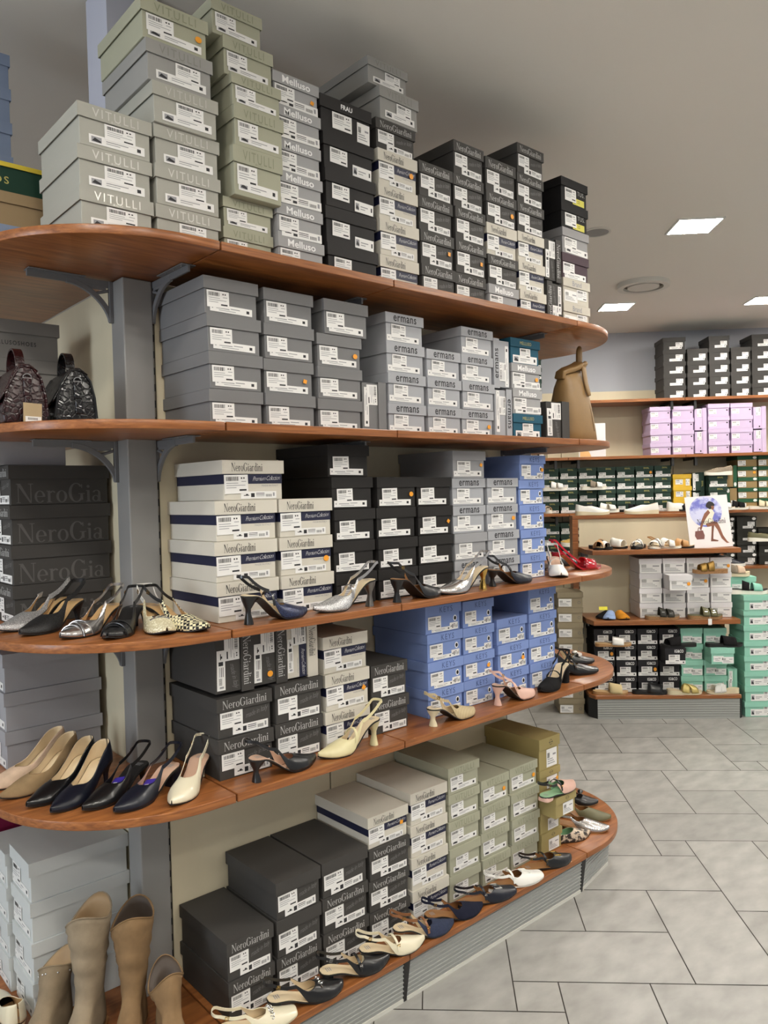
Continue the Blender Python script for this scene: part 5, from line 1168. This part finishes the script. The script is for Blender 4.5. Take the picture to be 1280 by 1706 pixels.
sandal('black strappy sandal between the two slip-on loafers, wall shelf', rdt(2.06,7.63), A(-4), zW, LIN_BLK, [(.45,.05,.06,.02),(.62,.04,.055,-.02),(.76,.04,.048,.02)], bandmats=[S_BLACK]*3, L=.25, **kw)
sandal('black sandal right of the slip-on loafers, wall shelf', rdt(2.34,7.64), A(176), zW, LIN_BLK, [(.45,.05,.06,.02),(.70,.05,.055,-.02)], bandmats=[S_BLACK]*2, L=.25, **kw)
sneaker('white sneaker partly behind the poster, wall shelf', rdt(2.52,7.64), A(0), zW, L_WHITE, laces=SOLE_WHT, **kw)
sneaker('beige suede sneaker on top of the dark green boxes, wall shelf', rdt(2.62,7.63), A(180), zW+.3355, S_GREY, laces=SOLE_CR, **kw)
for i, (r_, mt_) in enumerate(((2.90, L_WHITE), (3.03, S_BLACK), (3.28, SOLE_CR))):
    sandal(['white sandal just right of the poster, wall shelf', 'black and pink sandal in the right part of the wall shelf', 'cream sandal at the right picture edge, wall shelf'][i], rdt(r_,7.62), A(-10), zW, LIN_CR, [(.5,.05,.06,.02),(.72,.05,.05,0)], bandmats=[mt_]*2, L=.24, th=.026, solem=SOLE_WHT, **kw)
sneaker('olive suede sneaker with white sole on lower wall shelf at right', rdt(3.30,7.58), A(0), .885+.2365, L_OLIVE, laces=L_OLIVE, L=.30, **kw)
sneaker('navy sneaker with curved white sole on the lower wall shelf board', rdt(2.98,7.60), A(0), .885, L_NAVY, laces=L_NAVY, L=.28, **kw)
sneaker('mustard sneaker on the lower green boxes left of display unit', rdt(1.22,7.55), A(180), .885+.2240, suede('mustard', (190,160,90)), L=.26, st=.035, **kw)
# things on the second wall shelf behind the tote
for i, (a, c) in enumerate(((.90,1.03),(1.045,1.13))):
    put_b('taupe', a, c, 7.64, 1.9756, .10, ['brown shoe box at left on second wall shelf behind the tote', 'narrow brown box beside it on second wall shelf behind tote'][i], 'brown boxes on the second wall shelf')
cp = thing('shelf_card', 'white printed card leaning on second wall shelf behind the tote bag', 'display card', rd(1.60,7.70,1.976)); cp.rotation_euler = (0,0,-PI/4)
b = MB(); b.box(-.16, .10, -.003, .003, 0, .33); b.build('sheet', mat('card_white', (236, 234, 232), .5), cp)
b = MB(); b.add([(-.15,-.0036,.004),(-.04,-.0036,.004),(-.06,-.0036,.05),(-.10,-.0036,.08),(-.15,-.0036,.09)], [(0,1,2,3,4)]); b.build('printed_picture', mat('card_print', (222, 178, 120), .5), cp)
# the boxes on the back wall that show smallest: one mass of stock
SMALL = ('green shoe boxes on the back wall', 'kraft shoe boxes', 'dark olive shoe boxes', 'dark shoe boxes on the back wall')
bpy.context.view_layer.update()
vs, fs, ms, mlist = [], [], [], []
for o in [o for o in COL.objects if o.parent is None and o.get('group') in SMALL]:
    for ch in list(o.children):
        mw = ch.matrix_world; me = ch.data; off = len(vs); idx = []
        for q in me.materials:
            if q not in mlist: mlist.append(q)
            idx.append(mlist.index(q))
        vs += [tuple(mw @ v.co) for v in me.vertices]
        for p in me.polygons: fs.append(tuple(i+off for i in p.vertices)); ms.append(idx[p.material_index] if idx else 0)
        bpy.data.objects.remove(ch)
    bpy.data.objects.remove(o)
me = bpy.data.meshes.new('shoe_boxes'); me.from_pydata(vs, [], fs)
for q in mlist: me.materials.append(q)
for p, k in zip(me.polygons, ms): p.material_index = k
me.update(); tag(link('shoe_boxes', me), 'green, kraft and charcoal shoe boxes crowding the back wall shelves', 'shoe boxes', kind='stuff')
# box patterns served only as sources for the copies
for k, p in PROTO.items():
    for ch in list(p.children): bpy.data.objects.remove(ch)
    bpy.data.objects.remove(p)
